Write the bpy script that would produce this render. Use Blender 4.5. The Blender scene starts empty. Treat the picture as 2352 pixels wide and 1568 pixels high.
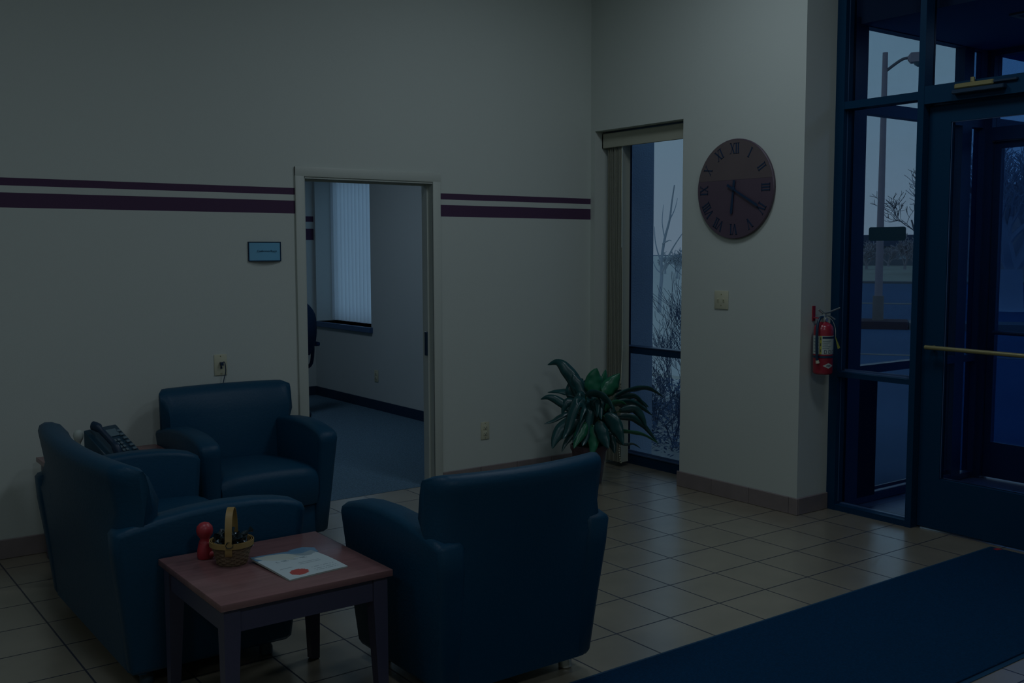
import bpy, bmesh, math, random
from mathutils import Vector, Matrix, Euler
random.seed(7)
PI = math.pi
sc = bpy.context.scene
COL = sc.collection

# ------------------------------------------------------------------ camera
F = 2366.6
def vp(x, y): return Vector((x-1176, -(y-784), -F))
u = vp(4400, 567).normalized()
v = vp(-575, 580); v -= u*u.dot(v); v.normalize()
w = u.cross(v)
cam_d = bpy.data.cameras.new('camera')
cam = bpy.data.objects.new('camera', cam_d); COL.objects.link(cam)
cam_d.sensor_width = 36.0; cam_d.lens = 36.0*F/2352.0
cam_d.clip_start = 0.05; cam_d.clip_end = 600
cam.matrix_world = Matrix((u, v, w)).to_4x4()
cam.location = (0, 0, 1.6)
sc.camera = cam

# ------------------------------------------------------------------ world
wd = bpy.data.worlds.new('sky'); sc.world = wd; wd.use_nodes = True
nt = wd.node_tree; nt.nodes.clear()
tc = nt.nodes.new('ShaderNodeTexCoord'); sp = nt.nodes.new('ShaderNodeSeparateXYZ')
rp = nt.nodes.new('ShaderNodeValToRGB'); bg = nt.nodes.new('ShaderNodeBackground'); ow = nt.nodes.new('ShaderNodeOutputWorld')
nt.links.new(tc.outputs['Generated'], sp.inputs[0]); nt.links.new(sp.outputs['Z'], rp.inputs[0])
nt.links.new(rp.outputs[0], bg.inputs[0]); nt.links.new(bg.outputs[0], ow.inputs[0])
e = rp.color_ramp.elements
e[0].position = 0.0; e[0].color = (0.36, 0.50, 0.66, 1)
e[1].position = 0.5; e[1].color = (0.22, 0.40, 0.62, 1)
m_ = rp.color_ramp.elements.new(0.16); m_.color = (0.29, 0.50, 0.68, 1)
bg.inputs[1].default_value = 1.0

# ------------------------------------------------------------------ view
sc.view_settings.view_transform = 'Standard'; sc.view_settings.look = 'None'
sc.view_settings.gamma = 1.0; sc.view_settings.exposure = 0.0
sc.view_settings.use_curve_mapping = False
cy = sc.cycles
cy.use_denoising = True; cy.max_bounces = 8; cy.diffuse_bounces = 5; cy.glossy_bounces = 4
cy.transmission_bounces = 6; cy.transparent_max_bounces = 16; cy.sample_clamp_indirect = 3.0
cy.caustics_reflective = False; cy.caustics_refractive = False

# ceiling lamps: first two follow bright wall spots, the rest are added unseen fill
LAMP_POWER = 9.6
LAMP_COLOR = (0.86, 1.0, 1.15)
LAMPS = [(3.72, 3.95, .92), (.9, 3.2, .75), (1.2, -.6, 1.7), (4.0, 2.3, .72), (-1.8, 3.3, 0.6), (-1.8, -.6, .9)]
CEIL = 3.75

# ------------------------------------------------------------------ helpers
def newmat(name, col, rough=0.5, spec=0.5, metal=0.0, noise=None, bump=None, coat=0.0, sheen=0.0):
    m = bpy.data.materials.new(name); m.use_nodes = True
    t = m.node_tree; b = t.nodes['Principled BSDF']
    b.inputs['Base Color'].default_value = (*col, 1); b.inputs['Roughness'].default_value = rough
    b.inputs['Specular IOR Level'].default_value = spec; b.inputs['Metallic'].default_value = metal
    if coat: b.inputs['Coat Weight'].default_value = coat; b.inputs['Coat Roughness'].default_value = .15
    g = t.nodes.new('ShaderNodeNewGeometry')
    if noise:                                   # (scale, amount)
        n = t.nodes.new('ShaderNodeTexNoise'); n.inputs['Scale'].default_value = noise[0]; n.inputs['Detail'].default_value = 4
        t.links.new(g.outputs['Position'], n.inputs['Vector'])
        mx = t.nodes.new('ShaderNodeMix'); mx.data_type = 'RGBA'
        a = noise[1]
        mx.inputs['A'].default_value = tuple(c*(1-a) for c in col)+(1,)
        mx.inputs['B'].default_value = tuple(min(1, c*(1+a)) for c in col)+(1,)
        t.links.new(n.outputs[0], mx.inputs['Factor']); t.links.new(mx.outputs['Result'], b.inputs['Base Color'])
    if bump:                                    # (scale, strength)
        n = t.nodes.new('ShaderNodeTexNoise'); n.inputs['Scale'].default_value = bump[0]; n.inputs['Detail'].default_value = 3
        t.links.new(g.outputs['Position'], n.inputs['Vector'])
        bp = t.nodes.new('ShaderNodeBump'); bp.inputs['Strength'].default_value = bump[1]; bp.inputs['Distance'].default_value = .01
        t.links.new(n.outputs[0], bp.inputs['Height']); t.links.new(bp.outputs[0], b.inputs['Normal'])
    return m

def glassmat(name, tint, refl=0.06):
    m = bpy.data.materials.new(name); m.use_nodes = True
    t = m.node_tree; t.nodes.clear()
    o = t.nodes.new('ShaderNodeOutputMaterial'); tr = t.nodes.new('ShaderNodeBsdfTransparent'); gl = t.nodes.new('ShaderNodeBsdfGlossy')
    tr.inputs[0].default_value = (*tint, 1); gl.inputs['Roughness'].default_value = 0.0; gl.inputs[0].default_value = (.9, .95, 1, 1)
    mx = t.nodes.new('ShaderNodeMixShader'); fr = t.nodes.new('ShaderNodeLayerWeight'); fr.inputs[0].default_value = 0.12
    mu = t.nodes.new('ShaderNodeMath'); mu.operation = 'MULTIPLY'; mu.inputs[1].default_value = refl*8
    t.links.new(fr.outputs['Fresnel'], mu.inputs[0]); t.links.new(mu.outputs[0], mx.inputs[0])
    t.links.new(tr.outputs[0], mx.inputs[1]); t.links.new(gl.outputs[0], mx.inputs[2]); t.links.new(mx.outputs[0], o.inputs[0])
    return m

def wallmat(name, col, stripes=None, stripe_col=(.070, .036, .078)):
    m = newmat(name, col, .75, .25, noise=(1.3, .03), bump=(160, .05))
    if stripes:
        t = m.node_tree; b = t.nodes['Principled BSDF']
        src = b.inputs['Base Color'].links[0].from_socket
        g = t.nodes.new('ShaderNodeNewGeometry'); s = t.nodes.new('ShaderNodeSeparateXYZ'); t.links.new(g.outputs['Position'], s.inputs[0])
        tot = None
        for (a, c) in stripes:
            k = t.nodes.new('ShaderNodeMath'); k.operation = 'COMPARE'
            k.inputs[1].default_value = (a+c)/2; k.inputs[2].default_value = (c-a)/2
            t.links.new(s.outputs['Z'], k.inputs[0])
            if tot is None: tot = k.outputs[0]
            else:
                ad = t.nodes.new('ShaderNodeMath'); ad.operation = 'ADD'
                t.links.new(tot, ad.inputs[0]); t.links.new(k.outputs[0], ad.inputs[1]); tot = ad.outputs[0]
        mx = t.nodes.new('ShaderNodeMix'); mx.data_type = 'RGBA'; mx.inputs['B'].default_value = (*stripe_col, 1)
        t.links.new(src, mx.inputs['A']); t.links.new(tot, mx.inputs['Factor']); t.links.new(mx.outputs['Result'], b.inputs['Base Color'])
    return m

def tilemat(name, c1, c2, grout, size, x0, y0, rough=.3, spec=.5, gw=.006, vertical=None, coat=0):
    m = newmat(name, c1, rough, spec, coat=coat)
    t = m.node_tree; b = t.nodes['Principled BSDF']
    g = t.nodes.new('ShaderNodeNewGeometry'); mp = t.nodes.new('ShaderNodeMapping')
    mp.inputs['Location'].default_value = (-x0, -y0, 0)
    if vertical == 'xz': pass
    br = t.nodes.new('ShaderNodeTexBrick'); br.offset = 0; br.squash = 1
    br.inputs['Scale'].default_value = 1; br.inputs['Brick Width'].default_value = size[0]; br.inputs['Row Height'].default_value = size[1]
    br.inputs['Mortar Size'].default_value = gw/2; br.inputs['Mortar Smooth'].default_value = .3; br.inputs['Bias'].default_value = 0
    br.inputs['Color1'].default_value = (*c1, 1); br.inputs['Color2'].default_value = (*c2, 1); br.inputs['Mortar'].default_value = (*grout, 1)
    n = t.nodes.new('ShaderNodeTexNoise'); n.inputs['Scale'].default_value = 5; n.inputs['Detail'].default_value = 6
    mx = t.nodes.new('ShaderNodeMix'); mx.data_type = 'RGBA'; mx.blend_type = 'MULTIPLY'; mx.inputs['Factor'].default_value = 1
    cr = t.nodes.new('ShaderNodeValToRGB'); cr.color_ramp.elements[0].color = (.88, .88, .88, 1); cr.color_ramp.elements[1].color = (1.08, 1.08, 1.08, 1)
    cr.color_ramp.elements[0].position = .3; cr.color_ramp.elements[1].position = .75
    t.links.new(g.outputs['Position'], mp.inputs[0]); t.links.new(mp.outputs[0], br.inputs['Vector'])
    t.links.new(g.outputs['Position'], n.inputs['Vector']); t.links.new(n.outputs[0], cr.inputs[0])
    t.links.new(br.outputs['Color'], mx.inputs['A']); t.links.new(cr.outputs[0], mx.inputs['B']); t.links.new(mx.outputs['Result'], b.inputs['Base Color'])
    bp = t.nodes.new('ShaderNodeBump'); bp.inputs['Strength'].default_value = .35; bp.inputs['Distance'].default_value = .004; bp.invert = True
    t.links.new(br.outputs['Fac'], bp.inputs['Height']); t.links.new(bp.outputs[0], b.inputs['Normal'])
    return m

def obj(name, bm, mat, parent=None, smooth=None, loc=None):
    bmesh.ops.recalc_face_normals(bm, faces=bm.faces)
    me = bpy.data.meshes.new(name); bm.to_mesh(me); bm.free()
    mats = mat if isinstance(mat, (list, tuple)) else [mat]
    for k in mats: me.materials.append(k)
    o = bpy.data.objects.new(name, me); COL.objects.link(o)
    if parent: o.parent = parent
    if loc: o.location = loc
    if smooth is not None:
        for p in me.polygons: p.use_smooth = True
        try: me.set_sharp_from_angle(angle=math.radians(smooth))
        except Exception: pass
    return o

def empty(name, loc, label=None, cat=None, group=None, rz=0):
    o = bpy.data.objects.new(name, None); COL.objects.link(o); o.location = loc; o.rotation_euler = (0, 0, rz)
    o.empty_display_size = .1
    tag(o, label, cat, group); return o
def tag(o, label=None, cat=None, group=None, kind=None):
    if label: o['label'] = label
    if cat: o['category'] = cat
    if group: o['group'] = group
    if kind: o['kind'] = kind
    return o
def struct(o): o['kind'] = 'structure'; return o

def box(bm, x0, x1, y0, y1, z0, z1, bev=0, seg=2, mat=0, M=None):
    r = bmesh.ops.create_cube(bm, size=1)
    vs = r['verts']
    for q in vs:
        q.co = Vector(((x0+x1)/2+q.co.x*(x1-x0), (y0+y1)/2+q.co.y*(y1-y0), (z0+z1)/2+q.co.z*(z1-z0)))
    fs = set(f for q in vs for f in q.link_faces)
    if bev:
        es = list(set(ed for q in vs for ed in q.link_edges))
        rr = bmesh.ops.bevel(bm, geom=es, offset=bev, segments=seg, affect='EDGES', profile=.5)
        fs = set(rr['faces']) | set(f for f in fs if f.is_valid)
        vs = list(set(q for f in fs for q in f.verts))
    for f in fs:
        if f.is_valid: f.material_index = mat
    if M is not None:
        for q in vs: q.co = M @ q.co
    return vs

def loft(bm, rings, cap=True, closed=True, mat=0):
    R = [[bm.verts.new(p) for p in r] for r in rings]
    n = len(rings[0])
    for a, b in zip(R, R[1:]):
        for i in range(n if closed else n-1):
            j = (i+1) % n
            f = bm.faces.new((a[i], a[j], b[j], b[i])); f.material_index = mat
    if cap and closed:
        for r in (R[0][::-1], R[-1]):
            f = bm.faces.new(r); f.material_index = mat
    return R

def lathe(bm, prof, seg=32, c=(0, 0, 0), M=None, mat=0):
    rings = []
    for r, z in prof:
        ring = [Vector((r*math.cos(2*PI*i/seg), r*math.sin(2*PI*i/seg), z)) for i in range(seg)]
        if M is not None: ring = [M @ p for p in ring]
        rings.append([p+Vector(c) for p in ring])
    return loft(bm, rings, mat=mat)

def tube(bm, pts, rad, seg=8, mat=0, flat=None):
    pts = [Vector(p) for p in pts]; n = len(pts)
    rads = rad if isinstance(rad, (list, tuple)) else [rad]*n
    rings = []; up = Vector((0, 0, 1)); prevx = None
    for i, p in enumerate(pts):
        d = (pts[min(i+1, n-1)]-pts[max(i-1, 0)])
        if d.length < 1e-9: d = Vector((0, 0, 1))
        d.normalize()
        if prevx is None:
            a = Vector((1, 0, 0)) if abs(d.x) < .8 else Vector((0, 1, 0))
            x = d.cross(a).normalized()
        else:
            x = (prevx-d*prevx.dot(d))
            x = x.normalized() if x.length > 1e-6 else d.orthogonal().normalized()
        prevx = x; y = d.cross(x)
        k = flat if flat else 1
        rings.append([p+(x*math.cos(2*PI*j/seg)+y*math.sin(2*PI*j/seg)*k)*rads[i] for j in range(seg)])
    loft(bm, rings, mat=mat)

def smoothpts(P, n=6):
    P = [Vector(p) for p in P]; out = []
    for i in range(len(P)-1):
        p0 = P[max(i-1, 0)]; p1 = P[i]; p2 = P[i+1]; p3 = P[min(i+2, len(P)-1)]
        for k in range(n):
            t = k/n
            out.append(.5*((2*p1)+(p2-p0)*t+(2*p0-5*p1+4*p2-p3)*t*t+(3*p1-p0-3*p2+p3)*t**3))
    out.append(P[-1]); return out

def ray_pt(x, y, depth=None, X=None, Y=None, Z=None):
    d = (u*0)
    q = Vector((x-1176, -(y-784), -F)); d = Vector((u.dot(q), v.dot(q), w.dot(q)))
    if X is not None: t = X/d.x
    elif Y is not None: t = Y/d.y
    elif Z is not None: t = (Z-1.6)/d.z
    else: t = depth/F
    return Vector((0, 0, 1.6))+d*t

# ------------------------------------------------------------------ materials
M_wall = wallmat('wall_paint', (.50, .545, .50))
M_wallS = wallmat('wall_paint_striped', (.50, .545, .50), [(1.827, 1.904), (1.940, 1.980)])
M_wallC = wallmat('conference_wall_paint', (.45, .50, .50))
M_wallCS = wallmat('conference_wall_striped', (.45, .50, .50), [(1.723, 1.847), (1.921, 1.981)])
M_ceil = newmat('ceiling_tile', (.42, .47, .46), .9, .2, bump=(60, .2))
M_floor = tilemat('ceramic_floor', (.245, .218, .155), (.230, .204, .143), (.03, .035, .05), (.3145, .3145), 3.782-.3145*30, 3.748-.3145*30, rough=.38, spec=.5, gw=.009, coat=1.0)
_t = M_floor.node_tree; _p = _t.nodes['Principled BSDF']; _br = [n for n in _t.nodes if n.type == 'TEX_BRICK'][0]
_i = _t.nodes.new('ShaderNodeMath'); _i.operation = 'SUBTRACT'; _i.inputs[0].default_value = 1.0; _t.links.new(_br.outputs['Fac'], _i.inputs[1]); _t.links.new(_i.outputs[0], _p.inputs['Coat Weight'])
_p.inputs['Coat Roughness'].default_value = .26
M_floor.node_tree.nodes['Principled BSDF'].inputs['Coat IOR'].default_value = 2.25
M_vfloor = tilemat('vestibule_floor_tile', (.20, .27, .42), (.18, .25, .40), (.04, .06, .1), (.3145, .3145), 0, 0, rough=.3)
M_base = newmat('baseboard_tile', (.21, .175, .17), .35, .5, noise=(7, .25))
M_trim = newmat('casing_paint', (.47, .51, .46), .45, .4)
M_frame = newmat('dark_bronze_aluminium', (.001, .031, .075), .5, .12)
M_frameL = newmat('inner_frame_lip', (.05, .10, .20), .3, .6)
M_frameB = newmat('blue_grey_frame', (.035, .09, .20), .4, .5)
M_glass = glassmat('tinted_glass', (.55, .56, .58))
M_glassOut = glassmat('blue_tinted_glass', (.40, .58, .80))
M_glassW = glassmat('window_glass', (.53, .54, .545), .03)
M_glassC = glassmat('clear_glass', (.92, .95, .95), .03)
M_carpet = newmat('conference_carpet', (.10, .18, .25), .95, .1, noise=(90, .75), bump=(220, .8))
M_rubber = newmat('rubber_base', (.008, .03, .065), .6, .3)
M_leather = newmat('navy_black_leather', (.0015, .046, .094), .48, .26, bump=(90, .12))
M_legm = newmat('brushed_metal', (.5, .5, .45), .35, .5, .6)
M_legd = newmat('dark_metal_foot', (.03, .06, .08), .5, .3)
M_mat = newmat('entrance_mat_pile', (.001, .033, .085), .95, .1, noise=(120, .5), bump=(300, .6))
M_matE = newmat('entrance_mat_rubber', (.003, .045, .10), .6, .3)
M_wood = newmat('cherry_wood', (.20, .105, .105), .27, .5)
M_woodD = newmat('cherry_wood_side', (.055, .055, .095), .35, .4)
M_wicker = newmat('wicker', (.30, .20, .07), .5, .4)
M_wickerM = newmat('wicker_weave', (.17, .115, .07), .55, .35, noise=(60, .5))
M_wickerD = newmat('wicker_dark', (.13, .085, .05), .6, .3)
M_red = newmat('red_rubber', (.33, .025, .035), .4, .5)
M_foil = newmat('candy_foil', (.03, .05, .06), .25, .6, .4)
M_ivory = newmat('ivory_plastic', (.50, .50, .36), .4, .4)
M_dark = newmat('black_plastic', (.006, .03, .065), .4, .45)
M_dark2 = newmat('phone_plastic', (.010, .045, .075), .35, .5)
M_grey = newmat('grey_plastic', (.10, .16, .19), .4, .4)
M_plate = newmat('sign_face', (.15, .40, .58), .35, .5)
M_ink = newmat('ink', (.01, .03, .07), .5, .3)
M_red_ext = newmat('extinguisher_red', (.30, .018, .035), .25, .6)
M_lab = newmat('label_white', (.42, .48, .44), .5, .3)
M_yel = newmat('label_yellow', (.42, .42, .06), .5, .3)
M_steel = newmat('steel', (.45, .5, .5), .3, .5, .7)
M_brass = newmat('closer_gold', (.26, .24, .11), .35, .5, .3)
M_blind = newmat('blind_vinyl', (.36, .37, .29), .5, .35)
M_black = newmat('black_film', (.005, .035, .06), .5, .3)
M_leaf = newmat('leaf_green', (.006, .055, .058), .3, .5, noise=(9, .5))
M_leaf2 = newmat('leaf_green_light', (.008, .12, .06), .3, .5, noise=(9, .4))
M_stem = newmat('stem_green', (.04, .10, .04), .5, .3)
M_pot = newmat('pot_glaze', (.075, .045, .06), .4, .4)
M_soil = newmat('soil', (.02, .03, .03), .9, .1)
M_asphalt = newmat('asphalt', (.075, .135, .24), .9, .1, noise=(.25, .2))
M_grass = newmat('winter_grass', (.36, .36, .30), .95, .1, noise=(.5, .25))
M_conc = newmat('pale_concrete', (.97, .90, .80), .9, .1, noise=(.6, .08))
M_curb = newmat('curb_concrete', (.22, .22, .22), .9, .1)
M_bark = newmat('grey_bark', (.20, .19, .20), .9, .1)
M_twig = newmat('dark_twigs', (.15, .19, .27), .9, .1)
M_pole = newmat('pole_paint', (.36, .29, .31), .6, .3)
M_brick = newmat('brown_brick', (.55, .43, .42), .9, .1, noise=(2, .3))
M_exterior = newmat('exterior_stucco', (.60, .74, .92), .9, .1, bump=(80, .3))
M_roof = newmat('roof_dark', (.05, .06, .09), .9, .1)
M_chair = newmat('office_chair_fabric', (.006, .035, .095), .8, .2)

# translucent vertical blind fabric in the conference window
M_tl = bpy.data.materials.new('translucent_blind'); M_tl.use_nodes = True
t = M_tl.node_tree; t.nodes.clear()
o_ = t.nodes.new('ShaderNodeOutputMaterial'); a_ = t.nodes.new('ShaderNodeBsdfTranslucent'); b_ = t.nodes.new('ShaderNodeBsdfDiffuse'); x_ = t.nodes.new('ShaderNodeMixShader')
a_.inputs[0].default_value = (.92, .93, .95, 1); b_.inputs[0].default_value = (.8, .82, .85, 1); x_.inputs[0].default_value = .30
t.links.new(a_.outputs[0], x_.inputs[1]); t.links.new(b_.outputs[0], x_.inputs[2]); t.links.new(x_.outputs[0], o_.inputs[0])

# ================================================================== STRUCTURE
YB, XR, YP, XS = 5.83, 5.02, 3.913, 5.305
WT = .12
b = bmesh.new(); box(b, -3.2, 5.45, -3.2, YB+.10, -.1, 0); struct(obj('floor', b, M_floor))
b = bmesh.new(); box(b, -3.2, 5.02, YB+.10, 10.62, -.1, .002); struct(obj('floor', b, M_carpet))
b = bmesh.new(); box(b, 5.45, 6.98, 1.4, 3.92, -.1, -.004); struct(obj('floor', b, M_vfloor))
b = bmesh.new(); box(b, -3.3, 5.5, -3.3, YB+WT, CEIL, CEIL+.1); struct(obj('ceiling', b, M_ceil))
b = bmesh.new(); box(b, -3.3, 5.4, YB+WT, 10.7, 2.9, 3.0); struct(obj('ceiling', b, M_ceil))
# back wall with door opening
b = bmesh.new()
box(b, -3.2, 2.726, YB, YB+WT, 0, CEIL); box(b, 3.671, 5.38, YB, YB+WT, 0, CEIL); box(b, 2.726, 3.671, YB, YB+WT, 2.05, CEIL)
struct(obj('wall_back', b, M_wallS))
# right wall: pier, over the window, into the conference room
b = bmesh.new()
box(b, XR, 5.38, YP, 4.895, 0, CEIL); box(b, XR, 5.38, 4.895, 5.783, 2.465, CEIL); box(b, XR, 5.38, 5.783, YB, 0, CEIL)
struct(obj('wall_right', b, M_wall))
b = bmesh.new()
y0, y1, z0, z1 = 9.211, 10.457, .83, 2.465
box(b, XR, 5.38, YB+WT, y0, 0, 2.95); box(b, XR, 5.38, y1, 10.62, 0, 2.95); box(b, XR, 5.38, y0, y1, 0, z0); box(b, XR, 5.38, y0, y1, z1, 2.95)
struct(obj('wall_conference_right', b, M_wallC))
b = bmesh.new(); box(b, -3.2, XR, 10.5, 10.62, 0, 2.95); struct(obj('wall_conference_back', b, M_wallCS))
b = bmesh.new(); box(b, .4, .5, YB+WT, 10.5, 0, 2.95); struct(obj('wall_conference_left', b, M_wallC))
b = bmesh.new(); box(b, -3.3, -3.2, -3.2, YB+WT, 0, CEIL); struct(obj('wall_left', b, M_wall))
b = bmesh.new(); box(b, -3.2, 5.45, -3.3, -3.2, 0, CEIL); struct(obj('wall_front', b, M_wall))
b = bmesh.new(); box(b, XS, 5.45, -3.2, .45, 0, CEIL); struct(obj('wall_entrance', b, M_wall))
b = bmesh.new(); box(b, XS+.005, 5.45, .45, 3.925, 3.45, CEIL); struct(obj('wall_over_entrance', b, M_wall))
# vestibule shell
b = bmesh.new(); box(b, 5.45, 7.6, 1.3, 3.92, 2.95, 3.2); struct(obj('ceiling_vestibule', b, newmat('vestibule_soffit', (.10, .20, .42), .8, .2)))
b = bmesh.new(); box(b, 5.45, 7.0, 1.3, 1.4, 0, 2.95); struct(obj('wall_vestibule', b, M_exterior))
# exterior fin beside the narrow window
b = bmesh.new(); box(b, 5.38, 5.635, 5.80, 6.3, -.1, 3.6); struct(obj('wall_exterior_fin', b, M_exterior))
# baseboards (tile), joints every 0.315
def baseboard(name, p0, p1, nrm, h=.103, th=.014, mat=M_base, step=.3145):
    b = bmesh.new(); p0 = Vector(p0); p1 = Vector(p1); L = (p1-p0).length; d = (p1-p0)/L; n = Vector(nrm)
    k = 0
    while k*step < L-1e-4:
        a = p0+d*(k*step+.0015); c = p0+d*min(L, (k+1)*step-.0015); k += 1
        q = c+n*th
        box(b, min(a.x, q.x), max(a.x, q.x), min(a.y, q.y), max(a.y, q.y), 0, h, bev=.003, seg=1)
    return struct(obj(name, b, mat))
baseboard('baseboard_back_left', (-3.2, YB, 0), (2.666, YB, 0), (0, -1, 0))
baseboard('baseboard_back_right', (3.702, YB, 0), (XR, YB, 0), (0, -1, 0))
baseboard('baseboard_pier', (XR, 4.91, 0), (XR, YP-.014, 0), (-1, 0, 0))
baseboard('baseboard_return', (XR, YP, 0), (XS-.002, YP, 0), (0, -1, 0))
baseboard('baseboard_conference_right', (XR, YB+WT, 0), (XR, 10.5, 0), (-1, 0, 0), .1, .008, M_rubber, 30)
baseboard('baseboard_conference_back', (.5, 10.5, 0), (XR, 10.5, 0), (0, -1, 0), .1, .008, M_rubber, 30)

# door casing of the conference room: trim_1
b = bmesh.new()
for (x0, x1) in ((2.667, 2.726), (3.642, 3.702)):
    box(b, x0, x1, YB-.016, YB, 0, 2.11, bev=.004, seg=2)
box(b, 2.667, 3.702, YB-.0162, YB, 2.05, 2.11, bev=.004, seg=2)
struct(obj('trim_1', b, M_trim, smooth=40))
b = bmesh.new()
box(b, 2.722, 2.732, YB-.008, YB+WT+.01, 0, 2.05); box(b, 3.642, 3.672, YB-.008, YB+WT+.01, 0, 2.05); box(b, 2.722, 3.672, YB-.008, YB+WT+.01, 2.04, 2.052)
box(b, 2.732, 2.742, YB+.06, YB+.085, 0, 2.04); box(b, 3.630, 3.642, YB+.045, YB+.085, 0, 2.04); box(b, 2.732, 3.642, YB+.06, YB+.085, 2.028, 2.04)
tr2 = struct(obj('trim_2', b, M_trim))
b = bmesh.new(); box(b, 3.622, 3.631, YB+.05, YB+.08, .90, 1.06, bev=.002, seg=1)
obj('strike_plate', b, M_dark, tr2)

# narrow window  window_1
W1 = struct(empty('window_1', (5.30, 5.34, 0)))
def wbox(parent, name, mat, *bs, bev=0, smooth=None):
    b = bmesh.new(); L = parent.location
    for q in bs: box(b, q[0]-L.x, q[1]-L.x, q[2]-L.y, q[3]-L.y, q[4]-L.z, q[5]-L.z, bev=bev, seg=1)
    return obj(name, b, mat, parent, smooth=smooth)
wbox(W1, 'window_frame', M_frame, (5.26, 5.34, 4.895, 5.783, 0, .075), (5.26, 5.34, 4.895, 5.783, .835, .885), (5.26, 5.34, 4.895, 5.783, 2.40, 2.465), (5.26, 5.34, 5.73, 5.783, 0, 2.465), (5.26, 5.34, 4.895, 4.935, 0, 2.465))
wbox(W1, 'glazing_bead', M_frameL, (5.255, 5.33, 4.93, 5.74, .075, .083), (5.255, 5.33, 4.93, 5.74, .885, .891), (5.275, 5.282, 4.93, 5.74, .083, .10))
wbox(W1, 'pane', M_glassW, (5.298, 5.302, 4.93, 5.74, .08, .835)); wbox(W1, 'pane', M_glassW, (5.298, 5.302, 4.93, 5.74, .885, 2.40))

# vertical blinds stacked in the narrow window
VB = empty('vertical_blinds', (5.15, 5.34, 2.42), 'beige vertical blinds drawn to the left side of the narrow floor-length window', 'blinds')
wbox(VB, 'valance', M_blind, (5.085, 5.10, 4.897, 5.781, 2.345, 2.450), (5.085, 5.20, 5.766, 5.781, 2.345, 2.450), bev=.003)
wbox(VB, 'head_rail', M_dark, (5.115, 5.155, 4.90, 5.76, 2.405, 2.440))
b = bmesh.new()
for i in range(11):
    y = 5.735-i*.0155
    M = Matrix.Translation((5.145, y, 1.2)) @ Matrix.Rotation(math.radians(8+3*math.sin(i*2.1)), 4, 'Z')
    rings = []
    for s in range(7):
        x = -.045+.09*s/6; c = .006*math.cos((s-3)/3*PI/2)
        rings.append([M @ Vector((x, c, -1.165)), M @ Vector((x, c+.0012, -1.165)), M @ Vector((x, c+.0012, 1.19)), M @ Vector((x, c, 1.19))])
    loft(b, rings)
o = obj('slat', b, M_blind, VB); o.matrix_parent_inverse = Matrix.Translation(VB.location).inverted()
b = bmesh.new(); tube(b, [(5.10, 5.575, 2.36), (5.10, 5.575, 1.62)], .004, 6)
o = obj('tilt_wand', b, M_lab, VB); o.matrix_parent_inverse = Matrix.Translation(VB.location).inverted()
b = bmesh.new()
for i in range(34):
    z = .62-i*.017; yy = 5.50+.012*math.sin(i*.5)
    r = bmesh.ops.create_icosphere(b, subdivisions=1, radius=.0055); bmesh.ops.translate(b, verts=r['verts'], vec=(5.03, yy, z))
tube(b, [(5.03, 5.50, .64), (5.10, 5.56, .9), (5.10, 5.59, 2.38)], .002, 4)
o = obj('bead_chain', b, M_ivory, VB); o.matrix_parent_inverse = Matrix.Translation(VB.location).inverted()

# conference window  window_2
W2 = struct(empty('window_2', (5.34, 9.83, .83)))
wbox(W2, 'window_frame', M_frame, (5.31, 5.36, 9.211, 10.457, .83, .86), (5.31, 5.36, 9.211, 10.457, 2.415, 2.465), (5.31, 5.36, 9.211, 9.26, .83, 2.465), (5.31, 5.36, 10.407, 10.457, .83, 2.465))
wbox(W2, 'pane', M_glassC, (5.333, 5.337, 9.25, 10.42, .87, 2.42))
wbox(W2, 'window_sill', M_frameB, (4.985, 5.31, 9.18, 10.487, .775, .83), bev=.004)
VB2 = empty('vertical_blinds', (5.23, 9.83, 2.44), 'white closed vertical blinds glowing in the conference room window', 'blinds')
wbox(VB2, 'head_rail', M_lab, (5.20, 5.25, 9.22, 10.45, 2.43, 2.462))
b = bmesh.new(); n = 15
for i in range(n):
    y = 9.26+i*(10.43-9.26)/(n-1)
    M = Matrix.Translation((5.225, y, 1.2)) @ Matrix.Rotation(math.radians(90+24), 4, 'Z')
    rings = []
    for s in range(7):
        x = -.045+.09*s/6; c = .007*math.cos((s-3)/3*PI/2)
        rings.append([M @ Vector((x, c, -.362)), M @ Vector((x, c+.001, -.362)), M @ Vector((x, c+.001, 1.235)), M @ Vector((x, c, 1.235))])
    loft(b, rings)
o = obj('slat', b, M_tl, VB2); o.matrix_parent_inverse = Matrix.Translation(VB2.location).inverted()
b = bmesh.new(); tube(b, [(5.17, 9.40, 2.43), (5.17, 9.40, .93)], .004, 5); box(b, 5.160, 5.180, 9.388, 9.412, .88, .95)
o = obj('pull_cord', b, M_ink, VB2); o.matrix_parent_inverse = Matrix.Translation(VB2.location).inverted()

# entrance storefront: window_3 (sidelights + transoms), door_1
W3 = struct(empty('window_3', (5.39, 3.2, 0)))
XA, XB = XS, 5.405
fb = []
fb.append((XA, XB, 3.853, 3.925, 0, 3.45))           # wall jamb
fb.append((XA, XB, 3.330, 3.368, 0, 3.45))           # mullion
fb.append((XA, XB, 2.13, 2.215, 0, 3.45))
fb.append((XA, XB, .45, .55, 0, 3.45)); fb.append((XA, XB, 1.28, 1.36, 0, 3.45))
fb.append((XA+.002, XB-.002, 3.36, 3.86, 2.434, 2.479)); fb.append((XA+.002, XB-.002, 2.21, 3.34, 2.405, 2.503))
fb.append((XA+.002, XB-.002, .5, 2.14, 2.432, 2.492))
fb.append((XA+.002, XB-.002, 3.36, 3.86, .828, .858)); fb.append((XA+.002, XB-.002, .5, 2.14, .815, .868))
fb.append((XA+.002, XB-.002, 3.36, 3.86, 0, .035)); fb.append((XA+.002, XB-.002, .5, 2.14, 0, .04)); fb.append((XA+.002, XB-.002, .5, 3.83, 3.40, 3.45))
wbox(W3, 'window_frame', M_frame, *fb)
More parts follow.
